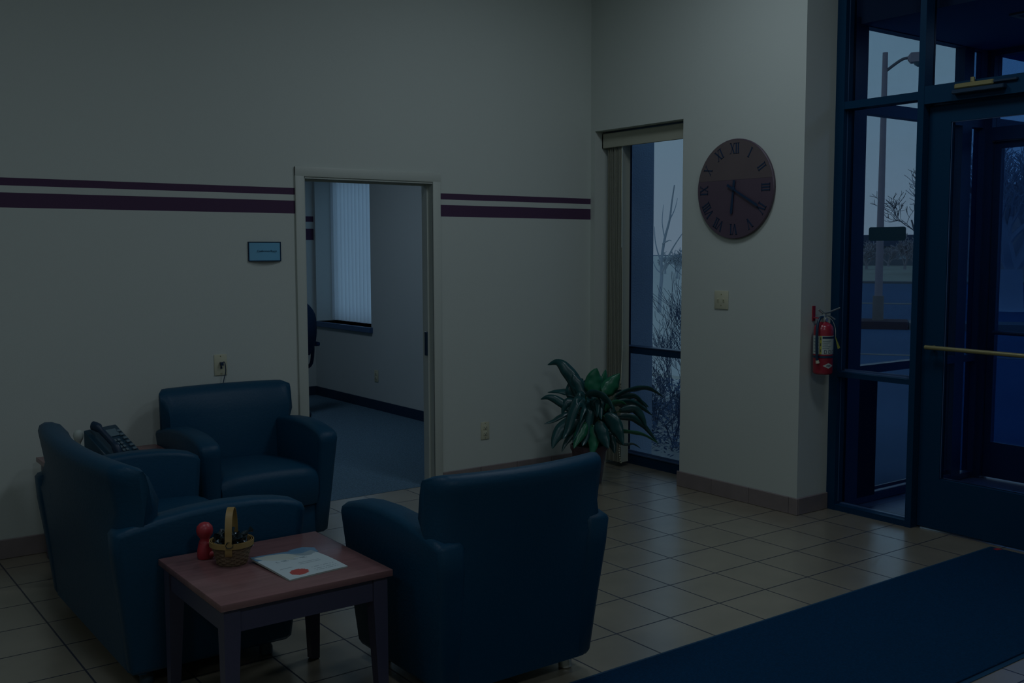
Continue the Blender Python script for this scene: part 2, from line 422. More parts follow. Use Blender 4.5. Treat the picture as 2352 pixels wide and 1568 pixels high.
wbox(W3, 'glazing_bead', M_frameL, (5.345, 5.403, 3.368, 3.853, .858, .862), (5.375, 5.38, 3.368, 3.853, .862, .872), (5.36, 5.403, 3.368, 3.853, .035, .039),
     (5.340, 5.343, 3.850, 3.853, .05, .82), (5.340, 5.343, 3.850, 3.853, .865, 2.43), (5.340, 5.343, 3.850, 3.853, 2.485, 3.4), (5.36, 5.403, 2.215, 3.330, 2.503, 2.507))
for q in ((3.368, 3.853, .039, .828), (3.368, 3.853, .862, 2.434), (3.368, 3.853, 2.479, 3.40), (2.215, 3.330, 2.507, 3.40), (1.36, 2.13, .873, 2.432), (1.36, 2.13, 2.492, 3.4), (1.36, 2.13, .04, .815), (.55, 1.28, .873, 2.432)):
    wbox(W3, 'pane', M_glass, (5.385, 5.391, *q))
wbox(W3, 'threshold_light_strip', M_frameL, (5.405, 5.47, 2.215, 3.330, 0, .010))  # bluish strip stands in for daylight showing under the door

D1 = struct(empty('door_1', (5.39, 3.29, 0)))
wbox(D1, 'door_frame', M_frame, (5.36, 5.403, 3.195, 3.326, .012, 2.40), (5.36, 5.403, 2.225, 2.35, .012, 2.40), (5.36, 5.403, 2.35, 3.195, .012, .302), (5.36, 5.403, 2.35, 3.195, 2.300, 2.40))
wbox(D1, 'glazing_bead', M_frameL, (5.385, 5.401, 2.35, 3.195, .302, .306), (5.362, 5.366, 2.35, 3.190, 2.296, 2.299), (5.362, 5.366, 3.189, 3.192, .309, 2.296))
wbox(D1, 'pane', M_glass, (5.385, 5.391, 2.345, 3.20, .30, 2.302))
b = bmesh.new(); tube(b, [(5.305, 3.275, 1.052), (5.30, 2.25, 1.045)], .012, 10)
for y in (3.25, 2.28): tube(b, [(5.305, y, 1.05), (5.366, y, 1.05)], .011, 8)
o = obj('push_bar', b, M_brass, D1, smooth=50); o.matrix_parent_inverse = Matrix.Translation(D1.location).inverted()
dc = wbox(D1, 'door_closer', M_brass, (5.285, 5.325, 2.925, 3.145, 2.462, 2.490), bev=.006)
wbox(D1, 'closer_arm', M_dark, (5.27, 5.325, 2.86, 3.15, 2.435, 2.458), (5.29, 5.32, 2.80, 2.93, 2.47, 2.485), bev=.004)
b = bmesh.new(); tube(b, [(5.30, 3.045, 2.49), (5.30, 3.045, 2.515)], .012, 10)
o = obj('closer_pinion', b, M_brass, D1); o.matrix_parent_inverse = Matrix.Translation(D1.location).inverted()

# vestibule side glazing window_4 (plane y = 3.85)
W4 = struct(empty('window_4', (6.1, 3.87, 0)))
Y0, Y1 = 3.85, 3.92
wbox(W4, 'window_frame', M_frameB, (5.405, 5.53, Y0, Y1, 0, 2.95), (6.60, 6.715, Y0, Y1, 0, 2.95), (5.405, 6.9, Y0+.001, Y1-.001, 2.428, 2.50), (5.405, 6.9, Y0+.001, Y1-.001, .825, .872), (5.405, 6.9, Y0+.001, Y1-.001, 0, .040), (5.405, 6.9, Y0+.001, Y1-.001, 2.945, 2.99))
wbox(W4, 'kick_panel', M_frame, (5.53, 5.718, Y0, Y1, .04, .825))
wbox(W4, 'glazing_bead', M_frameL, (5.53, 6.6, Y0+.002, Y1-.01, .872, .878), (5.718, 6.6, Y0+.002, Y0+.012, .040, .053), (5.718, 6.6, Y0+.03, Y0+.04, .06, .08))
for q in ((5.53, 6.6, .878, 2.428), (5.53, 6.6, 2.50, 2.945), (5.718, 6.6, .053, .825), (6.715, 6.86, .05, 2.43), (6.715, 6.86, 2.5, 2.945)):
    wbox(W4, 'pane', M_glassC if q[0] < 6.7 else M_glassOut, (q[0], q[1], 3.883, 3.887, q[2], q[3]))
# vestibule outer wall  window_5 / door_2 (plane x = 6.9)
W5 = struct(empty('window_5', (6.93, 3.2, 0)))
wbox(W5, 'window_frame', M_frameB, (6.88, 6.98, 3.80, 3.92, 0, 2.95), (6.86, 6.98, 3.84, 3.921, 0, 2.95), (6.88, 6.98, 2.72, 2.80, 0, 2.95), (6.88, 6.98, 1.4, 1.5, 0, 2.95), (6.881, 6.979, 1.4, 3.84, 2.34, 2.43), (6.881, 6.979, 1.4, 3.84, 2.91, 2.99), (6.881, 6.979, 1.4, 2.76, .0, .06), (6.881, 6.979, 1.4, 2.76, .82, .88))
for q in ((2.80, 3.80, 2.43, 2.91), (1.5, 2.72, 2.43, 2.91), (1.5, 2.72, .06, .82), (1.5, 2.72, .88, 2.34)):
    wbox(W5, 'pane', M_glassOut, (6.93, 6.935, *q))
D2 = struct(empty('door_2', (6.93, 3.79, 0)))
wbox(D2, 'door_frame', M_frameB, (6.91, 6.955, 3.745, 3.795, .01, 2.335), (6.91, 6.955, 2.81, 2.92, .01, 2.335), (6.911, 6.954, 2.90, 3.76, .01, .26), (6.911, 6.954, 2.90, 3.76, 2.29, 2.335))
wbox(D2, 'pane', M_glassOut, (6.93, 6.935, 2.9, 3.75, .25, 2.29))
b = bmesh.new(); tube(b, [(6.86, 3.73, 1.03), (6.86, 2.85, 1.03)], .014, 8)
for y in (3.70, 2.88): tube(b, [(6.86, y, 1.03), (6.92, y, 1.03)], .011, 8)
o = obj('push_bar', b, M_frameL, D2); o.matrix_parent_inverse = Matrix.Translation(D2.location).inverted()
# porch beam beyond the vestibule
b = bmesh.new(); box(b, 6.99, 9.2, 3.86, 3.94, 2.43, 2.51); box(b, 9.12, 9.2, 3.86, 3.94, -.05, 2.43)
tag(obj('porch_beam', b, M_frameB), 'blue-grey beam and post outside above the outer entrance door', 'beam')

# ================================================================== CEILING LIGHTS
for i, (lx, ly, s) in enumerate(LAMPS):
    where = ['ceiling light above the entrance tiles near the clock wall', 'ceiling light above the seating group by the striped wall', 'fill light added behind the viewer', 'fill light added above the entrance mat', 'fill light added at the far left beside the striped wall', 'fill light added at the far left front of the lobby'][i]
    L = empty('unseen_ceiling_light', (lx, ly, CEIL), 'square recessed '+where, 'ceiling light', 'recessed ceiling lights')
    b = bmesh.new()
    for q in ((-.32, .32, -.32, -.29), (-.32, .32, .29, .32), (-.32, -.29, -.29, .29), (.29, .32, -.29, .29)): box(b, *q, -.015, 0)
    obj('fixture_frame', b, M_lab, L)
    ld = bpy.data.lights.new('lamp', 'AREA'); ld.shape = 'SQUARE'; ld.size = .56
    ld.energy = LAMP_POWER*s; ld.color = LAMP_COLOR
    lo = bpy.data.objects.new('lamp', ld); COL.objects.link(lo); lo.parent = L; lo.location = (0, 0, -.02)

for (nm, lx, ly, lz, pw, sz, cl, lb) in (('conference', 3.2, 8.0, 2.9, 9.5, .56, (.72, .92, 1.15), 'square recessed fill light added inside the conference room'), ('vestibule', 6.1, 3.0, 2.95, 2.4, .3, (.5, .8, 1.3), 'small square fill light added inside the entrance vestibule')):  # unseen lights added to brighten the conference room and the vestibule
    L = empty('unseen_ceiling_light', (lx, ly, lz), lb, 'ceiling light'); h = sz/2+.04
    b = bmesh.new()
    for q in ((-h, h, -h, -h+.03), (-h, h, h-.03, h), (-h, -h+.03, -h+.03, h-.03), (h-.03, h, -h+.03, h-.03)): box(b, *q, -.012, 0)
    obj('fixture_frame', b, M_lab, L)
    ld = bpy.data.lights.new('lamp', 'AREA'); ld.shape = 'SQUARE'; ld.size = sz; ld.energy = pw; ld.color = cl
    lo = bpy.data.objects.new('lamp', ld); COL.objects.link(lo); lo.parent = L; lo.location = (0, 0, -.02)

# ================================================================== FURNITURE
def arm_profile():
    P = [(-.300, .060), (-.325, .075), (-.345, .25), (-.362, .45), (-.372, .56), (-.374, .590), (-.362, .615), (-.335, .630), (-.27, .646), (-.18, .658), (-.05, .662), (.08, .655), (.20, .640), (.30, .622), (.345, .610), (.358, .595), (.354, .50), (.328, .30), (.304, .075), (.294, .060)]
    return [Vector((0, y, z)) for y, z in P]
def inset(P, d):
    n = len(P); out = []
    for i in range(n):
        a, c, e_ = P[i-1], P[i], P[(i+1) % n]
        t1 = (c-a).normalized(); t2 = (e_-c).normalized(); t_ = (t1+t2).normalized()
        nrm = Vector((0, t_.z, -t_.y)); out.append((c, nrm))
    cen = sum(P, Vector())/n
    res = []
    for c, nrm in out:
        if (cen-c).dot(nrm) < 0: nrm = -nrm
        res.append(c+nrm*d)
    return res
def make_arm(side, W, aw):
    P = arm_profile(); r = .022
    st = [(0, r), (r*.3, r*.35), (r, 0), (aw-r, 0), (aw-r*.3, r*.35), (aw, r)]
    b = bmesh.new(); rings = []
    for x, d in st:
        ring = inset(P, d) if d else [p.copy() for p in P]
        R = []
        for p in ring:
            t_ = max(0, (.60-p.z)/.52)
            off = .045*t_                        # outer face tapers in towards the floor
            xo = W/2-x - (off if x < aw/2 else off*.3)
            R.append(Vector((side*xo, p.y, p.z)))
        rings.append(R)
    loft(b, rings); return b
def make_back(W):
    # closed cross section (y, z): rear side up, over the top, down the front
    S = [(.300, .060), (.322, .30), (.352, .56), (.372, .66), (.392, .78), (.396, .806), (.389, .829), (.367, .841), (.335, .839), (.300, .824), (.268, .785), (.235, .70), (.205, .58), (.185, .46), (.180, .40), (.20, .060)]
    b = bmesh.new(); rings = []
    n = 24
    for i in range(n+1):
        s = -1+2*i/n; x = s*W/2
        edge = max(0.0, abs(s)-(1-.05/W*2*1.0))/(.05/W*2)      # 0..1 over the last 5 cm
        ein = 1-math.sqrt(max(0, 1-edge**2))
        arc = .062*(abs(s)**2)                     # ends wrap forward
        R = []
        for (y, z) in S:
            up = max(0, min(1, (z-.56)/.1))
            yc = .29+.05*(z-.5)
            yy = y + (yc-y)*ein*.75 - arc*up
            if z > .6: zz = z-ein*.018
            else: zz = z
            xx = x
            lo = 1 - min(1, max(0, (z-.08)/.52))
            xx = x*(1-(.045*lo+.012)/(W/2)) if z < .64 else x*(1-.006)
            R.append(Vector((xx, yy, zz)))
        rings.append(R)
    loft(b, rings); return b
def make_seat(W, aw):
    S = [(.22, .30), (-.30, .22), (-.345, .235), (-.366, .30), (-.366, .385), (-.350, .425), (-.31, .442), (-.18, .448), (0, .436), (.22, .42)]
    b = bmesh.new(); rings = []; hw = W/2-aw-.001; n = 12
    for i in range(n+1):
        s = -1+2*i/n; x = s*hw; puff = .012*(1-s*s); ed = max(0, abs(s)-.9)/.1
        R = []
        for (y, z) in S:
            k = 1 if z > .3 else 0
            R.append(Vector((x, y+(.012*ed if y < -.3 else 0), z+(puff-.014*ed)*k)))
        rings.append(R)
    loft(b, rings); return b
def make_chair(name, loc, rz, W, label, cat, seats=1, group=None):
    T = empty(name, loc, label, cat, group, rz)
    aw = .115
    for s in (-1, 1):
        obj('arm', make_arm(s, W, aw), M_leather, T, smooth=50)
    obj('backrest', make_back(W), M_leather, T, smooth=50)
    obj('seat', make_seat(W, aw), M_leather, T, smooth=50)
    b = bmesh.new(); box(b, -W/2+aw+.002, W/2-aw-.002, -.320, .19, .065, .235, bev=.01); obj('base', b, M_leather, T, smooth=40)
    for sx in (-1, 1):
        for y in (-.24, .23):
            b = bmesh.new(); x = sx*(W/2-.12); lathe(b, [(.020, 0), (.026, .004), (.026, .03), (.021, .04), (.021, .10)], 16, (x, y, 0)); obj('leg', b, M_legm if rz > 3 else M_legd, T, smooth=40)
    return T
make_chair('armchair', (2.148, 5.405, 0), 0, .77, 'black leather armchair facing the viewer beside the doorway, against the striped wall', 'armchair', group=None)
make_chair('armchair', (2.184, 3.215, 0), PI, .770, 'black leather armchair seen from behind, nearest the entrance mat', 'armchair')
make_chair('loveseat', (1.335, 4.325, 0), PI/2, 1.29, 'black leather two-seat sofa seen from the side behind the coffee table', 'sofa')

# coffee table
TX0, TX1, TY0, TY1, TZ = 1.122, 1.738, 3.058, 3.672, .50
CT = empty('coffee_table', ((TX0+TX1)/2, (TY0+TY1)/2, 0), 'square cherry wood table with basket and magazine in the foreground', 'table')
def woodgrain(m, scale, axis):
    t = m.node_tree; bs = t.nodes['Principled BSDF']; g = t.nodes.new('ShaderNodeNewGeometry'); mp = t.nodes.new('ShaderNodeMapping')
    mp.inputs['Scale'].default_value = (2.5, 22, 4) if axis == 'x' else (22, 2.5, 4)
    n = t.nodes.new('ShaderNodeTexNoise'); n.inputs['Scale'].default_value = scale; n.inputs['Detail'].default_value = 6; n.inputs['Distortion'].default_value = .6
    c = bs.inputs['Base Color'].default_value[:3]
    cr = t.nodes.new('ShaderNodeValToRGB'); cr.color_ramp.elements[0].position = .35; cr.color_ramp.elements[1].position = .7
    cr.color_ramp.elements[0].color = tuple(q*.85 for q in c)+(1,); cr.color_ramp.elements[1].color = tuple(q*1.1 for q in c)+(1,)
    t.links.new(g.outputs['Position'], mp.inputs[0]); t.links.new(mp.outputs[0], n.inputs['Vector']); t.links.new(n.outputs[0], cr.inputs[0]); t.links.new(cr.outputs[0], bs.inputs['Base Color'])
woodgrain(M_wood, 1.6, 'x')
hx, hy = (TX1-TX0)/2, (TY1-TY0)/2
b = bmesh.new(); box(b, -hx, hx, -hy, hy, TZ-.024, TZ, bev=.003); obj('tabletop', b, M_wood, CT, smooth=30)
b = bmesh.new()
for s in (-1, 1):
    box(b, -hx+.06, hx-.06, s*(hy-.032)-.010, s*(hy-.032)+.010, TZ-.105, TZ-.024)
    box(b, s*(hx-.032)-.010, s*(hx-.032)+.010, -hy+.06, hy-.06, TZ-.105, TZ-.024)
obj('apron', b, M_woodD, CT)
for sx in (-1, 1):
    for sy in (-1, 1):
        b = bmesh.new(); cx, cyy = sx*(hx-.042), sy*(hy-.042); rings = []
        for z, h in ((TZ-.024, .027), (TZ-.11, .027), (.02, .018), (.006, .018), (0, .013)):
            ox = sx*(.027-h); oy = sy*(.027-h)
            rings.append([(cx+ox+a*h, cyy+oy+c*h, z) for a, c in ((-1, -1), (1, -1), (1, 1), (-1, 1))])
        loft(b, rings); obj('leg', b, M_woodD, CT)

# end table behind the loveseat
ET = empty('end_table', (1.455, 5.44, 0), 'wooden end table in the corner between sofa and striped wall', 'table')
b = bmesh.new(); box(b, -.31, .31, -.32, .31, .508, .532, bev=.003); obj('tabletop', b, M_wood, ET)
b = bmesh.new()
for s in (-1, 1):
    box(b, -.25, .25, s*.275-.01, s*.275+.01, .41, .508); box(b, s*.268-.01, s*.268+.01, -.25, .25, .41, .508)
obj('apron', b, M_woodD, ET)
for sx in (-1, 1):
    for sy in (-1, 1):
        b = bmesh.new(); cx, cyy = sx*.263, sy*.265
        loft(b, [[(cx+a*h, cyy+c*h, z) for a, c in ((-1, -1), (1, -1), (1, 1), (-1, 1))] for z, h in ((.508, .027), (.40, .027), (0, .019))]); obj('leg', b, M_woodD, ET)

# desk phone on the end table
PH = empty('desk_phone', (1.46, 5.44, .532), 'black desk telephone tilted up on the end table', 'telephone', rz=math.radians(30))
def wedge(b, x0, x1, y0, y1, h0, h1, z=0, bev=.006):
    vs = box(b, x0, x1, y0, y1, 0, 1)
    for q in vs:
        t_ = (q.co.y-y0)/(y1-y0)
        q.co.z = z + (q.co.z*(h0+(h1-h0)*t_))
    es = list(set(ed for q in vs for ed in q.link_edges))
    bmesh.ops.bevel(b, geom=es, offset=bev, segments=2, affect='EDGES', profile=.5)
b = bmesh.new(); wedge(b, -.12, .10, -.085, .085, .03, .165); obj('phone_body', b, M_dark2, PH, smooth=40)
sl = math.atan2(.135, .17)
Mf = Matrix.Translation((0, -.085, .0315)) @ Matrix.Rotation(sl, 4, 'X')
b = bmesh.new(); box(b, -.035, .065, .135, .185, 0, .004, bev=.001, M=Mf); obj('display', b, M_grey, PH)
b = bmesh.new()
for i in range(4):
    for j in range(3): box(b, -.03+j*.024, -.014+j*.024, .025+i*.024, .040+i*.024, 0, .006, bev=.001, seg=1, M=Mf)
obj('keypad', b, M_grey, PH)
b = bmesh.new()
for i in range(6): box(b, .060, .085, .02+i*.027, .034+i*.027, 0, .008, bev=.001, seg=1, M=Mf)
obj('button_column', b, M_grey, PH)
b = bmesh.new()
pts = [(-.085, .0, .035), (-.085, .03, .05), (-.085, .10, .052), (-.085, .17, .05), (-.085, .205, .035)]
tube(b, [Mf @ Vector(p) for p in smoothpts(pts, 4)], [.024]*5+[.017]*7+[.024]*5, 12, flat=.8)
hs = obj('handset', b, M_dark, PH, smooth=50)
b = bmesh.new(); cc = []
for i in range(90):
    a = i/90; cc.append(Vector((-.09+.05*math.sin(a*PI), -.08-.03*a+.15*a*0, .03))+Vector((.006*math.cos(i*1.3), .006*math.sin(i*1.3)+.12*(a-.5), 0)))
tube(b, cc, .002, 5); obj('coiled_cord', b, M_dark, PH)
# small white round ornament
b = bmesh.new(); lathe(b, [(.004, 0), (.022, .002), (.020, .05), (.009, .085), (.014, .098), (.022, .112), (.026, .130), (.022, .148), (.013, .158), (.002, .160)], 24)
o = tag(obj('round_ornament', b, M_lab, smooth=60), 'small white round-topped ornament on the end table left of the telephone', 'ornament'); o.location = (1.305, 5.52, .532)

# wall outlet with cord behind the armchair
def plate(name, P, axis, wd_, ht, label, cat, kind):
    T = empty(name, P, label, cat)
    def bx(b, a0, a1, z0, z1, d, bev=.0):
        if axis == 'y': box(b, a0, a1, -d, -.0005, z0, z1, bev=bev, seg=2)
        else: box(b, -d, -.0005, a0, a1, z0, z1, bev=bev, seg=2)
    b = bmesh.new(); bx(b, -wd_/2, wd_/2, -ht/2, ht/2, .006, .002); obj('cover_plate', b, M_ivory, T, smooth=40)
    if kind == 'outlet':
        for s in (-1, 1):
            b = bmesh.new(); bx(b, -.017, .017, s*.0195*ht/.114-.014, s*.0195*ht/.114+.014, .009, .003); r = obj('receptacle', b, M_ivory, T, smooth=40)
            b = bmesh.new(); zc = s*.0195*ht/.114
            bx(b, -.008, -.005, zc-.002, zc+.008, .0096); bx(b, .005, .008, zc-.002, zc+.008, .0096); bx(b, -.003, .003, zc-.010, zc-.005, .0096); obj('slot', b, M_ink, r)
    if kind == 'switch':
        for s in (-1, 1):
            b = bmesh.new(); bx(b, s*.023-.005, s*.023+.005, -.012, .012, .008); r = obj('switch_toggle', b, M_ivory, T)
            b = bmesh.new(); bx(b, s*.023-.004, s*.023+.004, 0, .010, .018, .002); obj('lever', b, M_ivory, r)
    for z in ((-ht*.42, ht*.42) if kind != 'switch' else (-ht*.3, ht*.3)):
        b = bmesh.new(); bx(b, -.003, .003, z-.003, z+.003, .0075, .001); obj('screw', b, M_brass, T)
    return T
plate('wall_outlet', (2.1785, YB, .94), 'y', .075, .122, 'ivory wall outlet with a cord plugged in above the armchair', 'wall outlet', 'jack')
plate('wall_outlet', (4.058, YB, .352), 'y', .070, .122, 'ivory wall outlet low on the wall between doorway and plant', 'wall outlet', 'outlet')
plate('wall_outlet', (XR, 9.116, .345), 'x', .075, .118, 'ivory wall outlet under the window inside the conference room', 'wall outlet', 'outlet')
plate('light_switch', (XR, 4.536, 1.281), 'x', .116, .118, 'ivory double light switch on the wall below the clock', 'light switch', 'switch')
PC = empty('phone_cord', (2.18, YB-.008, .945), 'thin black cord running from the wall outlet down behind the armchair', 'cord')
b = bmesh.new(); tube(b, smoothpts([(0, -.006, .002), (.012, -.022, .012), (.020, -.018, -.04), (.010, -.012, -.09), (-.004, -.010, -.16), (-.012, -.008, -.30), (-.02, -.006, -.7), (-.03, -.004, -.92)], 6), .0028, 6)
obj('cord_wire', b, M_ink, PC, smooth=60)
b = bmesh.new(); box(b, -.009, .009, -.020, .001, -.008, .012, bev=.002); box(b, -.005, .005, -.006, .001, -.026, -.014, bev=.001); obj('plug', b, M_ink, PC)

# room sign
SG = empty('room_sign', (2.466, YB, 1.599), 'small framed blue-grey room sign beside the doorway reading Conference Room', 'sign')
b = bmesh.new(); rings = []
for i in range(13):
    s = -1+2*i/12; x = s*.098; d = .006+.016*(1-s*s)
    rings.append([(x, -.0005, -.053), (x, -d, -.053), (x, -d, .053), (x, -.0005, .053)])
loft(b, rings); obj('sign_face', b, M_plate, SG, smooth=30)
b = bmesh.new()
for z0, z1 in ((.053, .058), (-.058, -.053)):
    rings = []
    for i in range(13):
        s = -1+2*i/12; x = s*.1005; d = .008+.017*(1-s*s)
        rings.append([(x, -.0005, z0), (x, -d, z0), (x, -d, z1), (x, -.0005, z1)])
    loft(b, rings)
box(b, .098, .102, -.010, -.0005, -.058, .058); box(b, -.102, -.098, -.010, -.0005, -.058, .058)
obj('sign_frame', b, M_ink, SG)
def text_mesh(body, size, mat, parent, M, name='lettering', extrude=.0004, spacing=1.0):
    cu = bpy.data.curves.new('txt', 'FONT'); cu.body = body; cu.size = size; cu.align_x = 'CENTER'; cu.align_y = 'CENTER'; cu.extrude = extrude; cu.space_character = spacing
    to = bpy.data.objects.new('txt', cu); COL.objects.link(to)
    bpy.context.view_layer.update()
    me = bpy.data.meshes.new_from_object(to.evaluated_get(bpy.context.evaluated_depsgraph_get()))
    bpy.data.objects.remove(to)
    me.transform(M); me.materials.clear(); me.materials.append(mat); me.name = name
    o = bpy.data.objects.new(name, me); COL.objects.link(o); o.parent = parent; return o
Rwall = Matrix.Rotation(PI/2, 4, 'X')
text_mesh('Conference Room', .0165, M_ink, SG, Matrix.Translation((.008, -.0225, .002)) @ Rwall)

# basket on the table
BX, BY = 1.318, 3.465
BK = empty('basket', (BX, BY, TZ), 'small wicker basket with a tall handle on the coffee table', 'basket')
b = bmesh.new()
rows = 9; H = .082
def brad(z): return .051+.021*(z/H)
for r in range(rows):
    z = .004+r*(H-.016)/rows
    pts = []
    for i in range(64):
        a = 2*PI*i/64; k = 1 if r % 2 else -1
        rr = brad(z)+.0022*k*math.cos(a*10)
        pts.append((rr*math.cos(a), rr*math.sin(a), z+.004))
    pts.append(pts[0]); 
    rings = []
    for p in pts:
        d = Vector((p[0], p[1], 0)).normalized()
        rings.append([Vector(p)+d*.0012+Vector((0, 0, -.0034)), Vector(p)+d*.0012+Vector((0, 0, .0034)), Vector(p)-d*.0012+Vector((0, 0, .0034)), Vector(p)-d*.0012+Vector((0, 0, -.0034))])
    loft(b, rings, cap=False)
for i in range(20):
    a = 2*PI*(i+.5)/20; d = Vector((math.cos(a), math.sin(a), 0)); s = Vector((-d.y, d.x, 0))*.005
    loft(b, [[d*(brad(z)-.001)+s+Vector((0, 0, z)), d*(brad(z)-.001)-s+Vector((0, 0, z)), d*(brad(z)-.003)-s+Vector((0, 0, z)), d*(brad(z)-.003)+s+Vector((0, 0, z))] for z in (.001, .04, H)], mat=1)
lathe(b, [(.0, .0), (.05, .0), (.05, .004), (.0, .004)], 32, mat=1)
obj('basket_body', b, [M_wickerM, M_wickerD], BK)
b = bmesh.new(); rr = brad(H)
for off, th in ((.002, .003), (-.004, .002)):
    loft(b, [[Vector(((rr+off+th*q)*math.cos(2*PI*i/48), (rr+off+th*q)*math.sin(2*PI*i/48), z)) for q, z in ((0, H-.014), (1, H-.014), (1, H+.004), (0, H+.004))] for i in range(49)], cap=False)
obj('rim', b, M_wicker, BK, smooth=40)
b = bmesh.new(); hd = Vector((math.cos(math.radians(60)), math.sin(math.radians(60)), 0)); sd = Vector((-hd.y, hd.x, 0))*.012
pts = [(-.072, .045)]+[(-.074+.0*i, .06+.012*i) for i in range(4)]+[(-.070*math.cos(PI*i/18), .105+.095*math.sin(PI*i/18)) for i in range(19)]+[(.074, .09-.012*i) for i in range(4)]
loft(b, [[hd*(p[0]*k)+sd+Vector((0, 0, p[1]+(k-1)*.05)), hd*(p[0]*k)-sd+Vector((0, 0, p[1]+(k-1)*.05)), hd*(p[0]*(k-.04))-sd+Vector((0, 0, p[1]-.003)), hd*(p[0]*(k-.04))+sd+Vector((0, 0, p[1]-.003))] for p in pts for k in (1.0,)])
obj('handle', b, M_wicker, BK, smooth=50)
# wrapped sweets heaped in the basket
rnd = random.Random(3)
for i in range(16):
    a = i*2.4; r = .012+.042*math.sqrt((i % 8)/8); zz = .072+.024*(i // 8)+.008*rnd.random() - .10*max(0, r-.035)
    b = bmesh.new(); rr = bmesh.ops.create_icosphere(b, subdivisions=2, radius=.0145)
    for q in rr['verts']: q.co = Vector((q.co.x*1.15, q.co.y*.85, q.co.z*.7))*(1+.18*(rnd.random()-.5))
    for s in (-1, 1):
        c = b.verts.new((s*.013, 0, 0)); ring = [b.verts.new((s*(.027+.004*rnd.random()), .014*math.cos(k*PI/3.5), .012*math.sin(k*PI/3.5)+.003*(k % 2))) for k in range(7)]
        for k in range(7): b.faces.new((c, ring[k], ring[(k+1) % 7]))
    o = tag(obj('wrapped_candy', b, M_foil), 'dark foil-wrapped sweet heaped in the wicker basket', 'candy', 'foil-wrapped sweets in the basket')
    o.location = (BX+r*math.cos(a), BY+r*math.sin(a), TZ+zz); o.rotation_euler = (rnd.uniform(-.6, .6), rnd.uniform(-.6, .6), rnd.uniform(0, PI))

# red figure
FX, FY = 1.262, 3.578
b = bmesh.new()
lathe(b, [(.004, 0), (.026, .001), (.029, .01), (.028, .03), (.024, .05), (.020, .064), (.0165, .072), (.020, .078), (.027, .088), (.0300, .102), (.027, .117), (.017, .128), (.002, .133)], 28)
for s, zz, l, r in ((1, .058, .032, .0085), (1, .018, .04, .012), (-1, .018, .012, .012), (-1, .055, .010, .008)):
    d = Vector((.86, -.5, 0))*s
    sd2 = Vector((-.5, -.86, 0))
    tube(b, [Vector((0, 0, zz))+sd2*.008, d*(l*.6)+Vector((0, 0, zz))+sd2*.012, d*l+Vector((0, 0, zz+.004))+sd2*.014, d*(l+r*.8)+Vector((0, 0, zz+.004))+sd2*.014], [r*.9, r, r*.85, r*.2], 10)
o = tag(obj('rubber_figure', b, M_red, smooth=60), 'small red round-headed rubber figure beside the basket on the table', 'figurine'); o.location = (FX, FY, TZ)

# magazine on the table
MG = empty('magazine', (1.505, 3.30, TZ), 'white and blue magazine lying on the coffee table beside the basket', 'magazine')
c00, c10, c11, c01 = Vector((1.395, 3.150)), Vector((1.622, 3.172)), Vector((1.600, 3.452)), Vector((1.372, 3.435))
def mz(s, t_): return .005+.010*(math.sin(t_*PI)*.5+.35*s*(1-s)) + .014*(t_**3)*(1-s)*.8
b = bmesh.new(); NX, NY = 44, 56; V = {}
mm = [newmat('magazine_paper', (.50, .60, .62), .3, .5), newmat('magazine_blue', (.12, .24, .36), .3, .5), newmat('magazine_red', (.42, .07, .06), .35, .4), newmat('magazine_grey', (.26, .34, .37), .3, .5)]
for j in range(NY+1):
    for i in range(NX+1):
        s, t_ = i/NX, j/NY
        p = (c00*(1-s)+c10*s)*(1-t_)+(c01*(1-s)+c11*s)*t_
        V[i, j] = b.verts.new((p.x-1.505, p.y-3.30, mz(s, t_)))
rm = random.Random(5)
for j in range(NY):
    for i in range(NX):
        s, t_ = (i+.5)/NX, (j+.5)/NY; k = 0
        if t_ > .80-.10*s+.05*math.sin(s*14): k = 3
        if t_ > .88-.06*math.sin(s*9+1): k = 1
        if .60 < t_ < .66 and .2 < s < .75 and math.sin(s*40+t_*30) > -.2: k = 3
        if ((s-.28)/.15)**2+((t_-.17)/.10)**2 < 1: k = 2
        if any(abs(t_-q) < .009 for q in (.10, .16, .22)) and .5 < s < .9 and math.sin(s*120+q if False else s*120) > -.6: k = 3
        if any(abs(t_-q) < .009 for q in (.40, .45)) and .45 < s < .82: k = 3
        if abs(t_-.36) < .008 and .1 < s < .3: k = 3
        f = b.faces.new((V[i, j], V[i+1, j], V[i+1, j+1], V[i, j+1])); f.material_index = k
obj('cover', b, mm, MG, smooth=180)
b = bmesh.new()
ring_idx = [(i, 0) for i in range(NX+1)]+[(NX, j) for j in range(1, NY+1)]+[(i, NY) for i in range(NX-1, -1, -1)]+[(0, j) for j in range(NY-1, 0, -1)]
top = []; bot = []
for (i, j) in ring_idx:
    s, t_ = i/NX, j/NY; p = (c00*(1-s)+c10*s)*(1-t_)+(c01*(1-s)+c11*s)*t_
    top.append(Vector((p.x-1.505, p.y-3.30, mz(s, t_)-.0004))); bot.append(Vector((p.x-1.505, p.y-3.30, max(.0004, mz(s, t_)-.006))))
loft(b, [bot, top]); obj('page_block', b, M_lab, MG)
b = bmesh.new(); loft(b, [[(.06, .12, .0008+k), (.115, .10, .0008+k), (.125, .155, .0008+k), (.09, .185, .0008+k), (.03, .175, .0008+k)] for k in (0, .003)])
o = tag(obj('folded_leaflet', b, mm[1]), 'blue leaflet sticking out from under the magazine', 'leaflet'); o.location = (1.505, 3.30, TZ)

